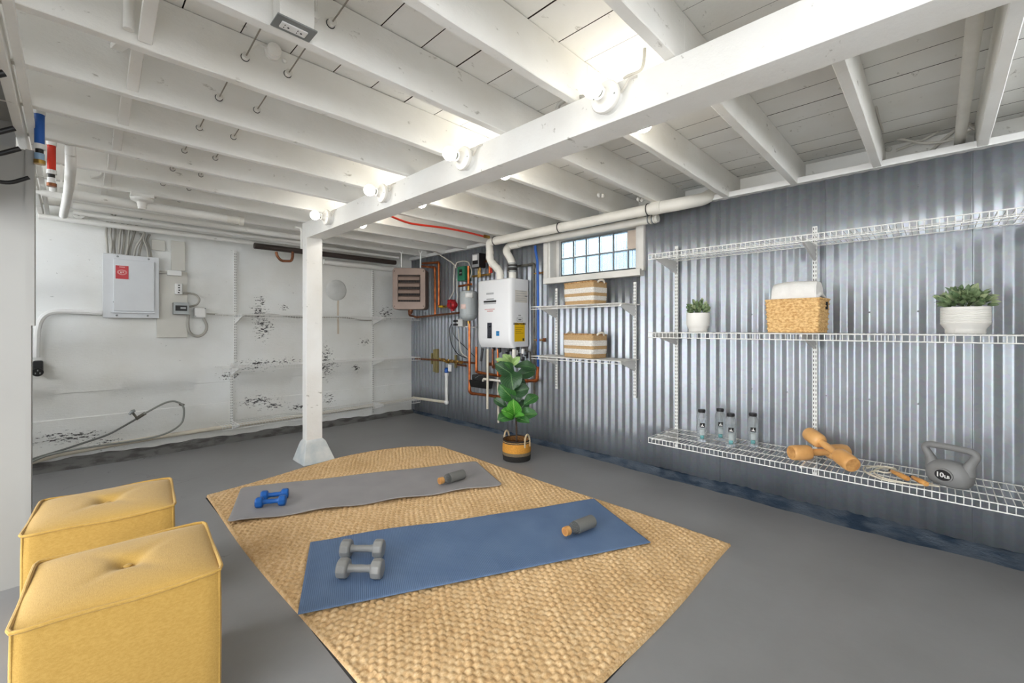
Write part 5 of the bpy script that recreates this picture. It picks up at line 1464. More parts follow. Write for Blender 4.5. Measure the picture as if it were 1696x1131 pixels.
# ------------------------------------------------------------------ sleeved bottles lying on the mats
M_SLEEVE = mat('grey silicone sleeve', (122,122,119), 0.6, var=0.03); M_BAMBOO = mat('bamboo', (214,164,100), 0.5, c2=(184,130,72), vs=40, stretch=(1,1,0.1))
M_CLEARF = mat('bottle glass', (244,248,248), 0.04, trans=0.9, ior=1.15, var=0)
def flask(label, cap, end):
    cap, end = Vector((cap[0], cap[1], 0)), Vector((end[0], end[1], 0))
    d = (end-cap).normalized(); R_ = 0.034
    root = E('water_flask', (cap.x, cap.y, ZT), label, 'bottle', 'sleeved bottles lying on the mats')
    up = Vector((0,0,1)); si = up.cross(d)
    T = Matrix.Translation((cap.x, cap.y, ZT+R_)) @ Matrix((si, up, d)).transposed().to_4x4()
    b = MB(); b.lathe([(0.0225,-0.012),(0.0235,-0.009),(0.0235,0.016),(0.0225,0.019)], 24, T); b.build('cap', M_BAMBOO, root)
    b = MB(); b.lathe([(0.015,-0.0125),(0.015,-0.0135)], 20, T); b.build('cap_inlay', mat('bamboo dark', (190,132,76), 0.5), root)
    b = MB(); b.lathe([(0.019,0.018),(0.019,0.032),(0.024,0.040),(0.031,0.052),(0.0325,0.064),(0.0325,0.19),(0.0305,0.19),(0.0305,0.066),(0.029,0.055),(0.022,0.043),(0.017,0.034),(0.017,0.018)], 28, T); b.build('glass_body', M_CLEARF, root)
    b = MB(); b.lathe([(0.0326,0.068),(0.0342,0.069),(0.0342,0.193),(0.032,0.199),(0.024,0.2005),(0.0001,0.2005)], 32, T); b.build('sleeve', M_SLEEVE, root)
    return root
flask('grey sleeved bottle with bamboo cap lying on the blue mat', f(938,879.5,ZT+0.034), f(980,863,ZT+0.034))
flask('grey sleeved bottle with bamboo cap lying on the grey mat', f(730,796,ZT+0.034), f(768,784.5,ZT+0.034))

# ------------------------------------------------------------------ ottomans
M_OTT = fabric_mat('mustard weave', (190,153,78), (174,137,62))
M_OTTS = M_OTT
def rsq(u, half, r):
    """point on a rounded square outline, u in 0..1"""
    s = u*4; k = int(s) % 4; t = s-int(s)
    c = [(1,-1,1,1),(1,1,-1,1),(-1,1,-1,-1),(-1,-1,1,-1)][k]
    # walk along side then the corner
    ang = t*math.pi/2 + k*math.pi/2 - math.pi/4
    x, y = math.cos(ang), math.sin(ang)
    m_ = max(abs(x), abs(y)); x, y = x/m_*half, y/m_*half
    dx, dy = max(0, abs(x)-(half-r)), max(0, abs(y)-(half-r))
    l = math.hypot(dx, dy)
    if l > r: 
        x = math.copysign(half-r+dx*r/l, x) if dx > 0 else x
        y = math.copysign(half-r+dy*r/l, y) if dy > 0 else y
    return x, y
def make_ottoman():
    root = E('ottoman', (0,0,0), 'x', 'ottoman', 'mustard ottomans')
    Hh, Hw, rr_ = 0.425, 0.208, 0.022
    zs = [(0.006, 0.985), (0.012, 1.0), (0.10, 1.004), (0.22, 1.008), (0.34, 1.006), (0.40, 1.0), (0.418, 0.997)]
    b = MB(); n = 96
    b.grid(lambda u, v: (rsq(u, Hw*zs[round(v*6)][1], rr_)[0], rsq(u, Hw*zs[round(v*6)][1], rr_)[1], zs[round(v*6)][0] + (0.004*math.sin(u*4*math.pi*2+0.7) if v == 1 else 0)), n, 6)
    b.build('body', M_OTTS, root, angle=70)
    b = MB(); K = 44
    def top(u, v):
        sx, sy = (u*2-1), (v*2-1)
        # square to rounded square
        x, y = sx*Hw*0.992, sy*Hw*0.992
        dx, dy = max(0, abs(x)-(Hw*0.992-rr_)), max(0, abs(y)-(Hw*0.992-rr_))
        l = math.hypot(dx, dy)
        if dx > 0 and dy > 0:
            k = max(dx, dy)/l if l > 0 else 1
            x = math.copysign(abs(x)-dx*(1-k), x); y = math.copysign(abs(y)-dy*(1-k), y)
        e = (1-sx**4)*(1-sy**4)
        r_ = math.hypot(x, y)
        z = 0.420 + 0.022*e**0.7 - 0.018*math.exp(-(r_/0.035)**2) - 0.006*math.exp(-((x*0.8+y*0.6)/0.02)**2)*math.exp(-(r_/0.10)**2) - 0.006*math.exp(-((x*0.7-y*0.7)/0.02)**2)*math.exp(-(r_/0.10)**2)
        return (x, y, z)
    b.grid(top, K, K); b.build('top_cushion', M_OTT, root, angle=80)
    b = MB(); b.tube([(*rsq(i/96, Hw*1.004, rr_), 0.421+0.004*math.sin(i/96*8*math.pi+0.7)) for i in range(96)], 0.0052, 8, closed=True); b.build('piping', M_OTT, root)
    for sx, sy in ((1,1),(1,-1),(-1,1),(-1,-1)):
        q = Hw - rr_ + rr_*0.7071 + 0.0
        b = MB(); b.tube([(sx*q, sy*q, z) for z in (0.008, 0.1, 0.2, 0.3, 0.42)], 0.0032, 6); b.build('corner_seam', M_OTT, root)
    b = MB(); b.ball((0,0,0.4235), 0.011, 10, (1,1,0.45)); b.build('button', M_OTT, root)
    return root
ott = make_ottoman()
fa, fb = Vector((-0.102,1.532,0)), Vector((0.322,1.485,0))
ang = math.atan2(fb.y-fa.y, fb.x-fa.x)
ott.location = (0.122, 1.716, 0.0); ott.rotation_euler = (0,0,ang*0.7); ott['label'] = 'mustard yellow square ottoman nearest the viewer at lower left'
copy_tree(ott, (0.108, 2.394, 0.0), math.radians(-5.5), 'mustard yellow square ottoman behind the front one, beside the partition')

# ------------------------------------------------------------------ fig plant in its basket
BC = Vector((2.70, 2.587, 0))
def band_mat(name, stops, vs=90, bump=0.6):
    """woven basket colours: stops = [(height, colour), ...], hard bands"""
    m, nt, b, L = new_mat(name)
    tc = nd(nt, 'ShaderNodeTexCoord'); s = nd(nt, 'ShaderNodeSeparateXYZ'); L.new(tc.outputs['Object'], s.inputs[0])
    n = nd(nt, 'ShaderNodeTexNoise'); n.inputs['Scale'].default_value = 120; L.new(tc.outputs['Object'], n.inputs['Vector'])
    ad = nd(nt, 'ShaderNodeMath', operation='MULTIPLY_ADD'); L.new(n.outputs['Fac'], ad.inputs[0]); ad.inputs[1].default_value = 0.006; L.new(s.outputs[2], ad.inputs[2])
    hmax = stops[-1][0]*1.0001
    dv = nd(nt, 'ShaderNodeMath', operation='DIVIDE'); L.new(ad.outputs[0], dv.inputs[0]); dv.inputs[1].default_value = hmax
    r = nd(nt, 'ShaderNodeValToRGB'); r.color_ramp.interpolation = 'CONSTANT'
    e = r.color_ramp.elements
    e[0].position = 0; e[0].color = rgba(stops[0][1]); e[1].position = min(0.999, stops[0][0]/hmax); e[1].color = rgba(stops[1][1])
    for k in range(1, len(stops)-1):
        x_ = e.new(min(0.9995, stops[k][0]/hmax)); x_.color = rgba(stops[k+1][1])
    L.new(dv.outputs[0], r.inputs[0])
    n2 = nd(nt, 'ShaderNodeTexNoise'); n2.inputs['Scale'].default_value = vs; n2.inputs['Detail'].default_value = 3; L.new(tc.outputs['Object'], n2.inputs['Vector'])
    r2 = nd(nt, 'ShaderNodeMapRange'); r2.inputs[1].default_value = 0.3; r2.inputs[2].default_value = 0.7; r2.inputs[3].default_value = 0.68; r2.inputs[4].default_value = 1.0
    L.new(n2.outputs['Fac'], r2.inputs[0])
    mx = nd(nt, 'ShaderNodeMix', data_type='RGBA', blend_type='MULTIPLY'); mx.inputs[0].default_value = 1.0
    L.new(r.outputs[0], mx.inputs[6]); L.new(r2.outputs[0], mx.inputs[7]); L.new(mx.outputs[2], b.inputs['Base Color'])
    b.inputs['Roughness'].default_value = 0.85
    bp = nd(nt, 'ShaderNodeBump'); bp.inputs['Strength'].default_value = bump; bp.inputs['Distance'].default_value = 0.004
    L.new(n2.outputs['Fac'], bp.inputs['Height']); L.new(bp.outputs[0], b.inputs['Normal'])
    return m
M_FB = band_mat('fig basket weave', [(0.052,(34,32,30)),(0.078,(128,112,88)),(0.153,(222,156,60)),(0.161,(40,36,32)),(0.166,(214,176,120)),(0.175,(44,38,32))], 130)
bk = E('woven_basket', BC, 'round woven basket with black base and two handles holding the fig', 'basket')
b = MB(); n = 72
def bw(inner):
    zs = np.linspace(0.003, 0.172, 23) if not inner else np.linspace(0.172, 0.02, 12)
    def fn(u, v):
        z = zs[round(v*(len(zs)-1))]
        R_ = 0.118 + 0.005*math.sin(z/0.172*math.pi) + (-0.008 if inner else 0)
        k = round(v*(len(zs)-1))
        R_ += (0.0018*math.sin(u*n*math.pi+math.pi*(k % 2)) if not inner else 0)
        a = 2*math.pi*u
        return (BC.x+R_*math.cos(a), BC.y+R_*math.sin(a), z)
    return fn, len(zs)-1
fn, k = bw(False); b.grid(fn, n, k)
b.build('wall', M_FB, bk, angle=80)
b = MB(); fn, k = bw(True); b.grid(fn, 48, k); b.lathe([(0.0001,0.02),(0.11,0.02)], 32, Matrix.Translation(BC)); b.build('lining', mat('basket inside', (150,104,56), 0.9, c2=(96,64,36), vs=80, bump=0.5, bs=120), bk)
b = MB(); b.tube([(BC.x+0.116*math.cos(t), BC.y+0.116*math.sin(t), 0.173) for t in np.linspace(0, 2*math.pi, 49)[:-1]], 0.006, 8, closed=True); b.build('rim', mat('rim dark', (48,38,30), 0.8), bk)
b = MB(); b.lathe([(0.0001,0.135),(0.06,0.14),(0.108,0.132)], 32, Matrix.Translation(BC)); b.build('filler', mat('dried moss', (128,84,44), 0.95, c2=(74,48,28), vs=60, bump=1.0, bs=90), bk)
R2 = Vector((SA, -CA, 0)); F2 = Vector((CA, SA, 0))
for s in (-1, 1):
    c = BC + R2*(0.088*s) + F2*(0.075*(-1 if s > 0 else 1))*1.0
    tdir = Vector((-(c-BC).y, (c-BC).x, 0)).normalized()
    b = MB(); b.tube([c + tdir*(0.034*math.cos(t)) + Vector((0,0,0.150+0.078*math.sin(t))) for t in np.linspace(-0.35, math.pi+0.35, 18)], 0.0075, 8); b.build('handle', mat('rope', (206,186,152), 0.9, var=0.1, vs=60), bk)

fig = E('fiddle_leaf_fig', BC + Vector((0,0,0.13)), 'fiddle leaf fig with broad dark green leaves standing in the woven basket', 'plant')
TF = 3.74
b = MB(); b.tube(spline([(BC.x, BC.y, 0.10), at(855.5,712,t=TF), at(854,680,t=TF), at(852,640,t=TF), at(850,610,t=TF+0.01), at(847.5,595,t=TF)], 5), [0.0085]*6+[0.0075]*5+[0.006]*5+[0.005]*5+[0.004]*5, 8); b.build('stem', mat('fig stem', (70,54,42), 0.8), fig)
def leaf_material(name, c, c2, vein):
    m, nt, b, L = new_mat(name)
    uvn = nd(nt, 'ShaderNodeAttribute', attribute_name='leafuv')
    s = nd(nt, 'ShaderNodeSeparateXYZ'); L.new(uvn.outputs['Vector'], s.inputs[0])
    ab = nd(nt, 'ShaderNodeMath', operation='ABSOLUTE'); L.new(s.outputs[1], ab.inputs[0])
    mid = nd(nt, 'ShaderNodeMapRange'); mid.inputs[1].default_value = 0.02; mid.inputs[2].default_value = 0.06; mid.inputs[3].default_value = 1; mid.inputs[4].default_value = 0
    L.new(ab.outputs[0], mid.inputs[0])
    k1 = nd(nt, 'ShaderNodeMath', operation='MULTIPLY_ADD'); L.new(ab.outputs[0], k1.inputs[0]); k1.inputs[1].default_value = -0.55; L.new(s.outputs[0], k1.inputs[2])
    k2 = nd(nt, 'ShaderNodeMath', operation='MULTIPLY'); L.new(k1.outputs[0], k2.inputs[0]); k2.inputs[1].default_value = 7.0
    fr = nd(nt, 'ShaderNodeMath', operation='PINGPONG'); L.new(k2.outputs[0], fr.inputs[0]); fr.inputs[1].default_value = 0.5
    v2 = nd(nt, 'ShaderNodeMapRange'); v2.inputs[1].default_value = 0.0; v2.inputs[2].default_value = 0.09; v2.inputs[3].default_value = 0.6; v2.inputs[4].default_value = 0
    L.new(fr.outputs[0], v2.inputs[0])
    mxm = nd(nt, 'ShaderNodeMath', operation='MAXIMUM'); L.new(mid.outputs[0], mxm.inputs[0]); L.new(v2.outputs[0], mxm.inputs[1])
    tc = nd(nt, 'ShaderNodeTexCoord'); n1 = nd(nt, 'ShaderNodeTexNoise'); n1.inputs['Scale'].default_value = 12; L.new(tc.outputs['Object'], n1.inputs['Vector'])
    a = nd(nt, 'ShaderNodeMix', data_type='RGBA'); L.new(n1.outputs['Fac'], a.inputs[0]); a.inputs[6].default_value = rgba(c2); a.inputs[7].default_value = rgba(c)
    mx = nd(nt, 'ShaderNodeMix', data_type='RGBA'); L.new(mxm.outputs[0], mx.inputs[0]); L.new(a.outputs[2], mx.inputs[6]); mx.inputs[7].default_value = rgba(vein)
    L.new(mx.outputs[2], b.inputs['Base Color']); b.inputs['Roughness'].default_value = 0.38
    b.inputs['Transmission Weight'].default_value = 0.0
    bp = nd(nt, 'ShaderNodeBump'); bp.inputs['Strength'].default_value = 0.4; bp.inputs['Distance'].default_value = 0.003; bp.invert = True
    L.new(mxm.outputs[0], bp.inputs['Height']); L.new(bp.outputs[0], b.inputs['Normal'])
    return m
LM = [leaf_material('fig leaf dark', (44,82,46), (30,62,36), (96,132,84)), leaf_material('fig leaf mid', (58,116,52), (38,88,42), (120,160,92)),
      leaf_material('fig leaf bright', (84,158,52), (60,132,42), (160,204,110)), leaf_material('fig leaf pale', (150,178,108), (118,152,84), (190,206,150))]
def leaf_mesh(base, tip, width, nrm, m, parent, curl=0.12, fold=0.18, wav=0.05, name='leaf', nu=10, nv=6, shape=0):
    base, tip = Vector(base), Vector(tip)
    a = tip-base; L_ = a.length; a = a/L_
    n_ = Vector(nrm); n_ = (n_-a*n_.dot(a)).normalized(); s_ = n_.cross(a)
    vs = []; uv = []
    for i in range(nu+1):
        t = i/nu
        if shape == 0: wd = 0.03 + 0.97*(math.sin(math.pi*min(1, t**0.85*0.93+0.0))**0.62)*(0.72+0.28*math.sin(math.pi*(t-0.15))) if 0 < t < 1 else (0.05 if t == 0 else 0.02)
        else: wd = math.sin(math.pi*t**0.8)**0.8 if 0 < t < 1 else 0.02
        c = base + a*(L_*t) + n_*(L_*curl*(math.sin(math.pi*t*0.9)) - L_*curl*0.9*t*t)
        for j in range(nv+1):
            q = j/nv*2-1
            z = abs(q)*fold*width*wd + wav*width*math.sin(t*11+q*2)*abs(q)
            vs.append(c + s_*(q*width*0.5*wd) + n_*z); uv.append((t, q, 0))
    fs = [(i*(nv+1)+j, i*(nv+1)+j+1, (i+1)*(nv+1)+j+1, (i+1)*(nv+1)+j) for i in range(nu) for j in range(nv)]
    me = bpy.data.meshes.new(name)
    off = PW[parent]
    me.from_pydata([tuple(p-off) for p in vs], [], fs)
    at_ = me.attributes.new('leafuv', 'FLOAT_VECTOR', 'POINT'); at_.data.foreach_set('vector', [c for p in uv for c in p])
    me.polygons.foreach_set('use_smooth', [True]*len(fs)); me.materials.append(m)
    o = bpy.data.objects.new(name, me); COL.objects.link(o); o.parent = parent; PW[o] = off
    return o
px_m = TF/FPX
leaves = [ # base, tip, width px, material, depth of tip (towards viewer negative), facing tilt right, tilt up
 ((852,623),(820.5,602),19,0,-0.06,-0.3,0.5), ((852,607),(889,610),15,0,-0.03,0.3,0.9), ((852,624),(887,613),16,0,0.04,0.2,0.3), ((846,616),(850,645),29,0,-0.12,-0.1,0.35),
 ((853.5,663),(827,637),20,1,-0.08,-0.3,0.3), ((848,650),(876,643),20,0,-0.05,0.3,0.35), ((852,642),(857,668),15,0,-0.06,0.1,0.2), ((840,675),(817.5,660),11,0,0.02,-0.3,0.6),
 ((867,671),(891,655),15,1,0.05,-0.6,0.25), ((853,688),(850,662),20,2,-0.10,-0.1,0.45), ((852,690),(831,679),15,2,-0.10,-0.3,0.6), ((852,690),(824.5,694),18,1,-0.10,-0.2,0.8),
 ((855,690),(889.5,685),17,1,-0.06,0.2,0.75), ((854,694),(876,699),13,1,-0.13,0.1,0.8), ((857,684),(873,663),17,0,0.03,0.3,0.5), ((851,693),(867,687),9,2,-0.15,0.0,0.8),
 ((848,602),(833,587),10,3,-0.04,-0.3,0.5), ((848,605),(861,591),9,3,-0.05,0.2,0.5), ((846,606),(821,594),8,3,-0.03,-0.2,0.7), ((847.5,598),(843,587),5,3,-0.05,0.0,0.3),
 ((850,612),(836,601),9,1,-0.08,-0.2,0.6), ((851,634),(870,630),17,0,0.05,0.4,0.5), ((852,655),(836,662),14,0,0.04,-0.3,0.5), ((853,676),(842,668),12,1,0.0,-0.3,0.5)]
for (bp_, tp_, wpx, mi, dd, tr, tu) in leaves:
    B0 = at(bp_[0], bp_[1], t=TF); T0 = at(tp_[0], tp_[1], t=TF+dd)
    nrm = -F2*1.0 + R2*tr + Vector((0,0,tu))
    lf = leaf_mesh(B0, T0, wpx*px_m*1.3, nrm, LM[mi], fig)

# ------------------------------------------------------------------ things on the shelves
def potted_plant(name, label, c, r, hgt, foot, ridges, lr, lh, nleaf, seed):
    rd = random.Random(seed)
    root = E(name, c, label, 'plant', 'potted plants on the middle wire shelf')
    T = Matrix.Translation(c)
    pr = [(0.0001,0.0)] + [(foot-0.003,0.0),(foot,0.003),(foot,hgt*0.16),(foot+0.002,hgt*0.2),(r-0.008,hgt*0.27),(r-0.001,hgt*0.36)]
    if ridges:
        for k in range(9):
            z = hgt*(0.40+0.062*k); pr += [(r+0.0012, z), (r-0.001, z+hgt*0.031)]
    pr += [(r,hgt*0.97),(r-0.001,hgt),(r-0.006,hgt),(r-0.007,hgt*0.9),(0.0001,hgt*0.88)]
    b = MB(); b.lathe(pr, 40, T); b.build('pot', mat('white glazed pot', (236,234,229), 0.45, var=0.02), root, angle=50)
    b = MB(); b.lathe([(0.0001,hgt*0.90),(r-0.008,hgt*0.895)], 24, T); b.build('soil', mat('soil', (60,48,38), 0.95), root)
    ml = [leaf_material(name+' leaf a', (128,148,104), (100,124,84), (164,180,142)), leaf_material(name+' leaf b', (98,122,82), (74,100,66), (140,160,120)), leaf_material(name+' leaf c', (168,180,138), (138,156,112), (196,204,170))]
    base = c + Vector((0,0,hgt*0.92))
    for i in range(nleaf):
        az = rd.uniform(0, 2*math.pi); el = rd.uniform(0.12, 1.35); rr = rd.uniform(0.45, 1.0)**0.7
        d = Vector((math.cos(az)*math.cos(el), math.sin(az)*math.cos(el), math.sin(el)))
        tip = base + Vector((d.x*lr*rr, d.y*lr*rr, d.z*lh*rr + 0.012))
        sb = base + Vector((d.x*lr*0.5*rr, d.y*lr*0.5*rr, d.z*lh*0.42*rr+0.006))
        ll = rd.uniform(0.024, 0.036)*(lr/0.085)**0.5
        dirn = (tip-sb).normalized()
        leaf_mesh(tip-dirn*ll, tip + Vector((rd.uniform(-.008,.008), rd.uniform(-.008,.008), rd.uniform(-.012,.006))), ll*0.62, d*0.7 + Vector((rd.uniform(-1.1,0.1), rd.uniform(-.6,.6), rd.uniform(0.2,0.9))), ml[i % 3], root, curl=0.10, fold=0.15, wav=0.0, nu=5, nv=2, shape=1)
    b = MB()
    for i in range(14):
        az = rd.uniform(0, 2*math.pi); k = rd.uniform(0.3, 0.8)
        b.tube([base, base+Vector((math.cos(az)*lr*0.4*k, math.sin(az)*lr*0.4*k, lh*0.35)), base+Vector((math.cos(az)*lr*0.75*k, math.sin(az)*lr*0.75*k, lh*0.62))], 0.0014, 5)
    b.build('stems', mat('herb stem', (88,100,62), 0.7), root, kind='stuff')
    return root
ZS2 = 1.098 + 0.0035
p = at(1156, 549, z=ZS2-0.0) if False else Vector((2.95, 1.143, ZS2))
potted_plant('potted_herb', 'smaller potted plant in a smooth white pot left of the woven basket', p, 0.073, 0.128, 0.058, False, 0.094, 0.105, 150, 3)
potted_plant('potted_herb', 'larger potted plant in a ridged white pot at the right end', Vector((2.95, -0.096, ZS2)), 0.084, 0.126, 0.068, True, 0.128, 0.112, 230, 5)

def weave_box(b, w, d, h, taper, rows, colsw, amp, T, open_top=True):
    """woven box wall: rows of strands that bulge over and under"""
    per = []
    n = colsw
    def out(u):
        x, y = rsq(u, 1.0, 0.12)
        return x, y
    R_ = rows*4
    def fn(u, v):
        x, y = out(u)
        k = taper + (1-taper)*v
        row_ = v*rows
        seg_ = u*n
        bul = amp*abs(math.sin(math.pi*row_))**0.7*(0.55+0.45*math.sin(2*math.pi*(seg_*0.5) + math.pi*(int(row_) % 2)))
        bx, by = x*w/2*k, y*d/2*k
        return T @ Vector((bx + x*bul, by + y*bul, v*h))
    b.grid(fn, n*4, R_)
wbk = E('wicker_basket', (2.94, 0.566, ZS2), 'rectangular woven basket holding a white towel between the potted plants', 'basket')
TB = Matrix.Translation((2.935, 0.575, ZS2+0.001)) @ Matrix.Rotation(math.radians(-5.5), 4, 'Z')
M_WICK = mat('water hyacinth', (238,202,142), 0.7, c2=(196,144,84), vs=70, stretch=(1,1,1.6), lo=0.32, hi=0.62, bump=0.5, bs=110)
b = MB(); weave_box(b, 0.185, 0.268, 0.185, 0.93, 13, 36, 0.006, TB); b.build('wall', M_WICK, wbk, angle=80)
b = MB(); b.box(-0.084, 0.084, -0.125, 0.125, 0.002, 0.01); b.v = [tuple(TB @ Vector(q)) for q in b.v]; b.build('bottom', M_WICK, wbk)
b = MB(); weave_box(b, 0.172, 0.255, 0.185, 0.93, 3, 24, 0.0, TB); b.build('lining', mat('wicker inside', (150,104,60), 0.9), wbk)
b = MB(); b.tube([TB @ Vector((rsq(i/64, 1.0, 0.12)[0]*0.0945, rsq(i/64, 1.0, 0.12)[1]*0.136, 0.187)) for i in range(64)], 0.006, 8, closed=True); b.build('rim', M_WICK, wbk)
for s in (-1, 1):
    b = MB(); b.obox(TB @ Vector((0.028, s*0.1345, 0.152)), (0.018, 0.012, 0.042), TB.to_3x3()); b.build('handle_opening', M_DARK, wbk)
# towel
tw = E('towel', TB @ Vector((0, 0, 0.13)), 'folded white towel standing in the woven basket', 'towel')
b = MB()
def tow(u, v):
    # rounded fold: profile across x, extruded along y
    a = math.pi*(u)
    s = -1+2*v
    e = 1-0.10*abs(s)**6
    hx = 0.072*math.cos(a) if 0 < u < 1 else 0.072*math.cos(a)
    z = 0.175 + (0.112*math.sin(a)**0.6 if 0 < u < 1 else 0)
    x_ = math.copysign(abs(math.cos(a))**0.75, math.cos(a))*0.074
    return TB @ Vector((x_*e, s*0.112*(1-0.03*math.sin(a)), (z-0.175)*e + 0.182 + 0.0015*math.sin(9*v+5*u)))
b.grid(tow, 28, 24)
q = [TB @ Vector((math.copysign(abs(math.cos(math.pi*i/28))**0.75, math.cos(math.pi*i/28))*0.074*0.9, -0.112*(1-0.03*math.sin(math.pi*i/28)), (0.112*math.sin(math.pi*i/28)**0.6 if 0 < i < 28 else 0)*0.9+0.184)) for i in range(29)]
q2 = [TB @ Vector((math.copysign(abs(math.cos(math.pi*i/28))**0.75, math.cos(math.pi*i/28))*0.074*0.9, 0.112*(1-0.03*math.sin(math.pi*i/28)), (0.112*math.sin(math.pi*i/28)**0.6 if 0 < i < 28 else 0)*0.9+0.184)) for i in range(29)]
b.add(q, [tuple(range(29))]); b.add(q2, [tuple(range(28,-1,-1))])
b.build('fold', mat('white terry', (238,236,232), 0.95, var=0.03, vs=30, bump=0.35, bs=300), tw, angle=60)
b = MB(); b.tube(spline([TB @ Vector((-0.066, -0.118, 0.20)), TB @ Vector((-0.03, -0.122, 0.215)), TB @ Vector((0.02, -0.12, 0.205)), TB @ Vector((0.062, -0.116, 0.198))], 6), 0.010, 10); b.build('hem_roll', mat('white terry', (238,236,232), 0.95), tw)

# striped baskets on the short shelves
def striped(label, c, w, d, h, rz, lift):
    root = E('striped_basket', c, label, 'basket', 'striped baskets under the window')
    T = Matrix.Translation(c+Vector((0,0,0.001))) @ Matrix.Rotation(rz, 4, 'Z')
    tan, wht = (200,166,120), (240,236,228)
    m = band_mat('striped basket weave %.2f' % h, [(0.20*h,tan),(0.40*h,wht),(0.545*h,tan),(0.78*h,wht),(1.05*h,tan)], 150, 0.5)
    b = MB()
    def fn(u, v):
        x, y = rsq(u, 1.0, 0.14)
        k = 0.96+0.04*v
        bul = 0.0022*abs(math.sin(math.pi*v*11)) + 0.004*math.sin(math.pi*v)
        zz = v*h + (lift*math.cos(2*math.pi*u+2.2)*v if v > 0.7 else 0)
        return T @ Vector((x*(w/2*k+bul), y*(d/2*k+bul), zz))
    b.grid(fn, 72, 44); b.build('wall', m, root, angle=80)
    b = MB()
    b.grid(lambda u, v: T @ Vector((rsq(u,1.0,0.14)[0]*(w/2-0.007), rsq(u,1.0,0.14)[1]*(d/2-0.007), h*(1-v*0.9))), 48, 4)
    b.build('lining', mat('basket lining', (180,146,98), 0.9), root)
    b = MB(); b.box(-w/2+0.006, w/2-0.006, -d/2+0.006, d/2-0.006, 0.004, 0.012); b.v = [tuple(T @ Vector(q_)) for q_ in b.v]; b.build('bottom', mat('basket lining', (180,146,98), 0.9), root)
    b = MB(); b.tube([T @ Vector((rsq(i/64,1.0,0.14)[0]*w/2, rsq(i/64,1.0,0.14)[1]*d/2, h+lift*math.cos(2*math.pi*i/64+2.2))) for i in range(64)], 0.007, 8, closed=True); b.build('rim', mat('seagrass', tan, 0.85, c2=(150,106,58), vs=60, bump=0.6, bs=120), root)
    for s in (-1, 1):
        b = MB(); b.tube([T @ Vector((0.04*math.cos(t), s*(d/2+0.006+0.010*math.sin(t)), h-0.004+0.022*math.sin(t))) for t in np.linspace(0, math.pi, 14)], 0.008, 8); b.build('rope_handle', mat('white rope', (236,228,212), 0.9, var=0.08, vs=90), root, label='white rope handle')
    return root
striped('tan and white striped basket on the upper short shelf below the sill', Vector((3.045, 2.118, 1.3225)), 0.18, 0.325, 0.178, math.radians(-7), 0.006)
striped('tan and white striped basket on the lower short shelf', Vector((3.045, 2.12, 0.8825)), 0.19, 0.325, 0.19, math.radians(-8), 0.004)

# bottles on the low shelf
ZS3 = 0.3755 + 0.0035
M_CLEAR = mat('clear plastic', (246,250,252), 0.05, trans=0.82, ior=1.15, var=0)
M_WATER = mat('water', (250,253,255), 0.0, trans=1.0, ior=1.08, var=0)
def make_bottle():
    root = E('water_bottle', (0,0,0), 'x', 'bottle', 'clear water bottles on the low shelf')
    s = 1.0
    prof = [(0.0001,0.001),(0.026,0.0),(0.0305,0.004),(0.0315,0.010)]
    for k in range(6):
        z = 0.030+0.020*k; prof += [(0.0318, z), (0.0306, z+0.004), (0.0318, z+0.008)]
    prof += [(0.0318,0.160),(0.030,0.174),(0.024,0.184),(0.0185,0.190),(0.0180,0.196)]
    b = MB(); b.lathe(prof, 32); b.build('body', M_CLEAR, root)
    b = MB(); b.lathe([(0.0001,0.003),(0.029,0.006),(0.0298,0.012),(0.0298,0.150),(0.0001,0.1505)], 28); b.build('water', M_WATER, root)
    b = MB(); b.lathe([(0.0215,0.192),(0.0222,0.194),(0.0222,0.209),(0.0212,0.211),(0.0001,0.2112)], 32); b.build('cap', M_BLACK, root)
    b = MB()
    for i in range(32):
        a = 2*math.pi*i/32; b.box(0.0218*math.cos(a)-0.0008, 0.0218*math.cos(a)+0.0008, 0.0218*math.sin(a)-0.0008, 0.0218*math.sin(a)+0.0008, 0.195, 0.208)
    b.build('cap_ridges', M_BLACK, root, kind='stuff')
    def decal(name, m, a0, a1, z0, z1, R_=0.0324, n_=6):
        b = MB(); b.grid(lambda u, v: (R_*math.cos(a0+(a1-a0)*u), R_*math.sin(a0+(a1-a0)*u), z0+(z1-z0)*v), n_, 1)
        o = b.build(name, m, root); o.modifiers.new('t', 'SOLIDIFY').thickness = 0.0004; return o
    A = math.radians(208)
    decal('black_label', M_BLACK, A-0.48, A+0.48, 0.098, 0.126)
    fl = MB()
    for (aa, z0, z1, w_) in ((0.0, 0.104, 0.121, 0.10), (-0.20, 0.103, 0.113, 0.10), (0.18, 0.103, 0.108, 0.16)):
        fl.grid(lambda u, v: (0.0331*math.cos(A+aa+w_*(u*2-1)*(1-v*0.8)), 0.0331*math.sin(A+aa+w_*(u*2-1)*(1-v*0.8)), z0+(z1-z0)*v), 3, 4)
    o = fl.build('white_flame_mark', M_WHITE, root, kind='stuff')
    decal('clear_label', mat('frosted label', (206,216,216), 0.4, alpha=0.55), A-0.5, A+0.5, 0.020, 0.092)
    decal('teal_print', mat('teal print', (58,128,132), 0.5, c2=(120,176,178), vs=120), A-0.42, A+0.30, 0.022, 0.046, 0.0328)
    decal('label_lettering', mat('grey lettering', (140,146,146), 0.5), A-0.38, A+0.30, 0.086, 0.089, 0.0328)
    return root
bt = make_bottle()
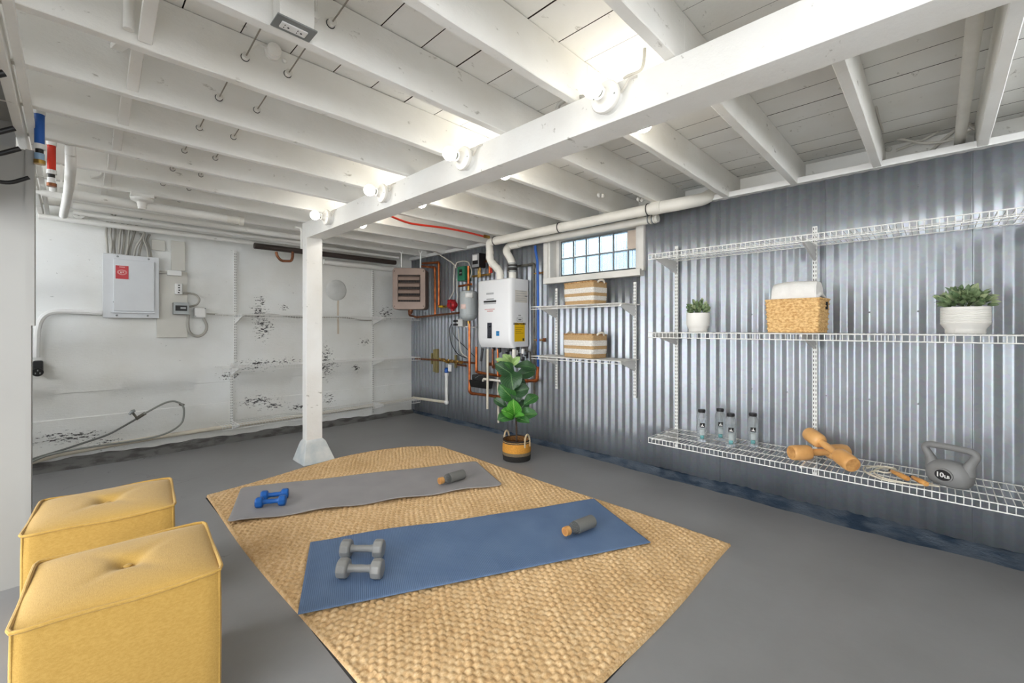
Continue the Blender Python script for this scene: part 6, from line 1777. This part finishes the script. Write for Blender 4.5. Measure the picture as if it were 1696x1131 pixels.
for i, (px, py, lab) in enumerate(((1162.3,732,'clear water bottle with black cap, leftmost of four on the low shelf'), (1192.8,730,'clear water bottle with black cap, second of four, set farther back'), (1210.3,741,'clear water bottle with black cap, third of four, nearest the shelf edge'), (1247,740.5,'clear water bottle with black cap standing apart at the right of four'))):
    q = at(px, py-1.5, z=ZS3)
    o = bt if i == 0 else copy_tree(bt)
    o.location = (q.x, q.y, ZS3); o['label'] = lab; o.rotation_euler = (0, 0, math.radians(-3*i))

# wooden weights
M_OAK = mat('varnished wood', (236,184,120), 0.35, c2=(212,156,92), vs=9, stretch=(1,1,1), lo=0.3, hi=0.7)
M_ENDG = mat('end grain', (214,162,100), 0.5, c2=(188,134,78), vs=40)
def wood_bell(label, p0, p1):
    p0, p1 = Vector(p0), Vector(p1); d = (p1-p0); L_ = d.length; d = d/L_
    root = E('wooden_dumbbell', (p0+p1)/2 - Vector((0,0,0.042)), label, 'dumbbell', 'wooden dumbbells on the low shelf')
    T = Matrix.Translation(p0) @ d.to_track_quat('Z', 'Y').to_matrix().to_4x4()
    hl = 0.118
    for k in (0, 1):
        z = (lambda q: q) if k == 0 else (lambda q: L_-q)
        pr = [(0.036, z(0.0)), (0.0395, z(0.004)), (0.042, z(0.018)), (0.0425, z(0.060)), (0.041, z(0.098)), (0.037, z(0.108)), (0.027, z(hl-0.002)), (0.020, z(hl))]
        b = MB(); b.lathe(pr if k == 0 else pr[::-1], 28, T); b.build('head', M_OAK, root)
        b = MB(); b.lathe([(0.0345, z(-0.0006)), (0.0345, z(0.001))] if k == 0 else [(0.0345, z(0.001)), (0.0345, z(-0.0006))], 24, T); b.build('end_face', M_ENDG, root, label='darker end grain face')
    b = MB(); b.lathe([(0.021, hl-0.006), (0.0185, hl+0.01), (0.020, L_/2), (0.0185, L_-hl-0.01), (0.021, L_-hl+0.006)], 20, T); b.build('handle', M_OAK, root)
    return root
wood_bell('varnished wooden dumbbell lying flat underneath on the low wire shelf', (2.868, 0.590, ZS3+0.042), (3.118, 0.368, ZS3+0.042))
wood_bell('varnished wooden dumbbell leaning crosswise over the other wooden one', (2.815, 0.306, ZS3+0.046), (3.085, 0.545, ZS3+0.122))

# jump rope
jr = E('jump_rope', at(1490, 788, z=ZS3), 'white coiled jump rope with two wooden handles beside the kettlebell', 'jump rope')
M_ROPE = mat('cotton rope', (228,220,202), 0.9, var=0.08, vs=80)
loop1 = pick([(1503,791),(1485,779),(1455,773),(1434,772),(1431,779),(1445,788),(1470,796),(1505,801),(1535,803),(1556,806)], z=ZS3+0.006)
loop2 = pick([(1478,778),(1470,774),(1452,777),(1448,783),(1462,791),(1490,798),(1522,803),(1545,803),(1538,799)], z=ZS3+0.014)
loop3 = pick([(1436,775),(1452,772),(1475,774),(1484,778),(1470,783),(1450,780),(1440,784),(1458,793)], z=ZS3+0.020)
b = MB()
for lp in (loop1, loop2, loop3): b.tube(spline(lp, 7), 0.0038, 7)
b.build('rope', M_ROPE, jr, kind='stuff')
for a, c in (((1476,780),(1504,793)), ((1511,790),(1535,802))):
    p0, p1 = at(a[0], a[1], z=ZS3+0.022), at(c[0], c[1], z=ZS3+0.022)
    d = (p1-p0); L_ = d.length
    T = Matrix.Translation(p0) @ d.normalized().to_track_quat('Z', 'Y').to_matrix().to_4x4()
    b = MB(); b.lathe([(0.006,0),(0.009,0.004),(0.010,L_*0.3),(0.0125,L_*0.6),(0.0125,L_-0.006),(0.009,L_)], 16, T); b.build('handle', mat('pale handle wood', (226,172,104), 0.45, c2=(206,146,80), vs=12), jr)
    b = MB(); b.lathe([(0.006,-0.012),(0.007,-0.010),(0.007,0.0)], 12, T); b.build('ferrule', M_DARK, jr)

# kettlebell
KC = Vector((2.93, -0.045, ZS3))
kb = E('kettlebell', KC, 'grey ten pound kettlebell at the right end of the low wire shelf', 'kettlebell')
kd = Vector((-0.40, -0.916, 0)).normalized()            # handle runs along this
kn = Vector((-0.916, 0.40, 0))                          # face towards the viewer
KM = Matrix((kd, -kn, Vector((0,0,1)))).transposed().to_4x4(); KM = Matrix.Translation(KC) @ KM
M_KB = mat('grey kettlebell vinyl', (132,132,132), 0.5, var=0.05, vs=14, bump=0.06, bs=150)
b = MB()
prof = [(0.0001,0.0),(0.045,0.0),(0.058,0.005),(0.072,0.022),(0.0785,0.048),(0.077,0.070),(0.068,0.094),(0.050,0.112),(0.025,0.120),(0.0001,0.122)]
n_ = 40; vs = []
for (r_, z_) in prof:
    for j in range(n_):
        a = 2*math.pi*j/n_
        cx_, sy_ = math.cos(a), math.sin(a)
        k = (abs(cx_)**2.6+abs(sy_)**2.6)**(-1/2.6)
        vs.append(KM @ Vector((r_*1.10*cx_*k, r_*0.74*sy_*k, z_)))
fs = [(i*n_+j, i*n_+(j+1) % n_, (i+1)*n_+(j+1) % n_, (i+1)*n_+j) for i in range(len(prof)-1) for j in range(n_)]
b.add(vs, fs); o = b.build('body', M_KB, kb, angle=80); o.modifiers.new('s', 'SUBSURF').levels = 1; o.modifiers['s'].render_levels = 2
hp = [(-0.062,0,0.070),(-0.066,0,0.100),(-0.078,0,0.130),(-0.090,0,0.152),(-0.092,0,0.166),(-0.080,0,0.178),(-0.055,0,0.182),(0.0,0,0.183),(0.055,0,0.182),(0.080,0,0.178),(0.092,0,0.166),(0.090,0,0.152),(0.078,0,0.130),(0.066,0,0.100),(0.062,0,0.070)]
hr_ = [0.030,0.024,0.0175,0.016,0.0158,0.0155,0.0152,0.015,0.0152,0.0155,0.0158,0.016,0.0175,0.024,0.030]
sp_ = spline([KM @ Vector(q) for q in hp], 4); rs_ = np.interp(np.linspace(0, 14, len(sp_)), range(15), hr_).tolist()
b = MB(); b.tube(sp_, rs_, 16); b.build('handle', M_KB, kb, angle=80)
fy = -0.0605
def oval(rx, rz, y0, y1, name, m, hole=None):
    b = MB()
    tilt = math.radians(0)
    ring = [KM @ Vector((rx*math.cos(t), y0, 0.058+rz*math.sin(t))) for t in np.linspace(0, 2*math.pi, 37)[:-1]]
    b.prism(ring, (0,0,0), (KM.to_3x3() @ Vector((0, y1-y0, 0))))
    return b.build(name, m, kb, bevel=0.0008)
oval(0.0365, 0.031, -0.050, -0.0605, 'badge_ring', M_KB)
oval(0.0305, 0.025, -0.050, -0.0615, 'badge', M_BLACK)
text_mesh('badge_number', '10', M_WHITE, kb, KM @ Vector((-0.0105, -0.0622, 0.058)), kd, (0,0,1), 0.031, bold=0.0007)
text_mesh('badge_unit', 'LB', M_WHITE, kb, KM @ Vector((0.0160, -0.0622, 0.0535)), kd, (0,0,1), 0.0185, bold=0.0005)
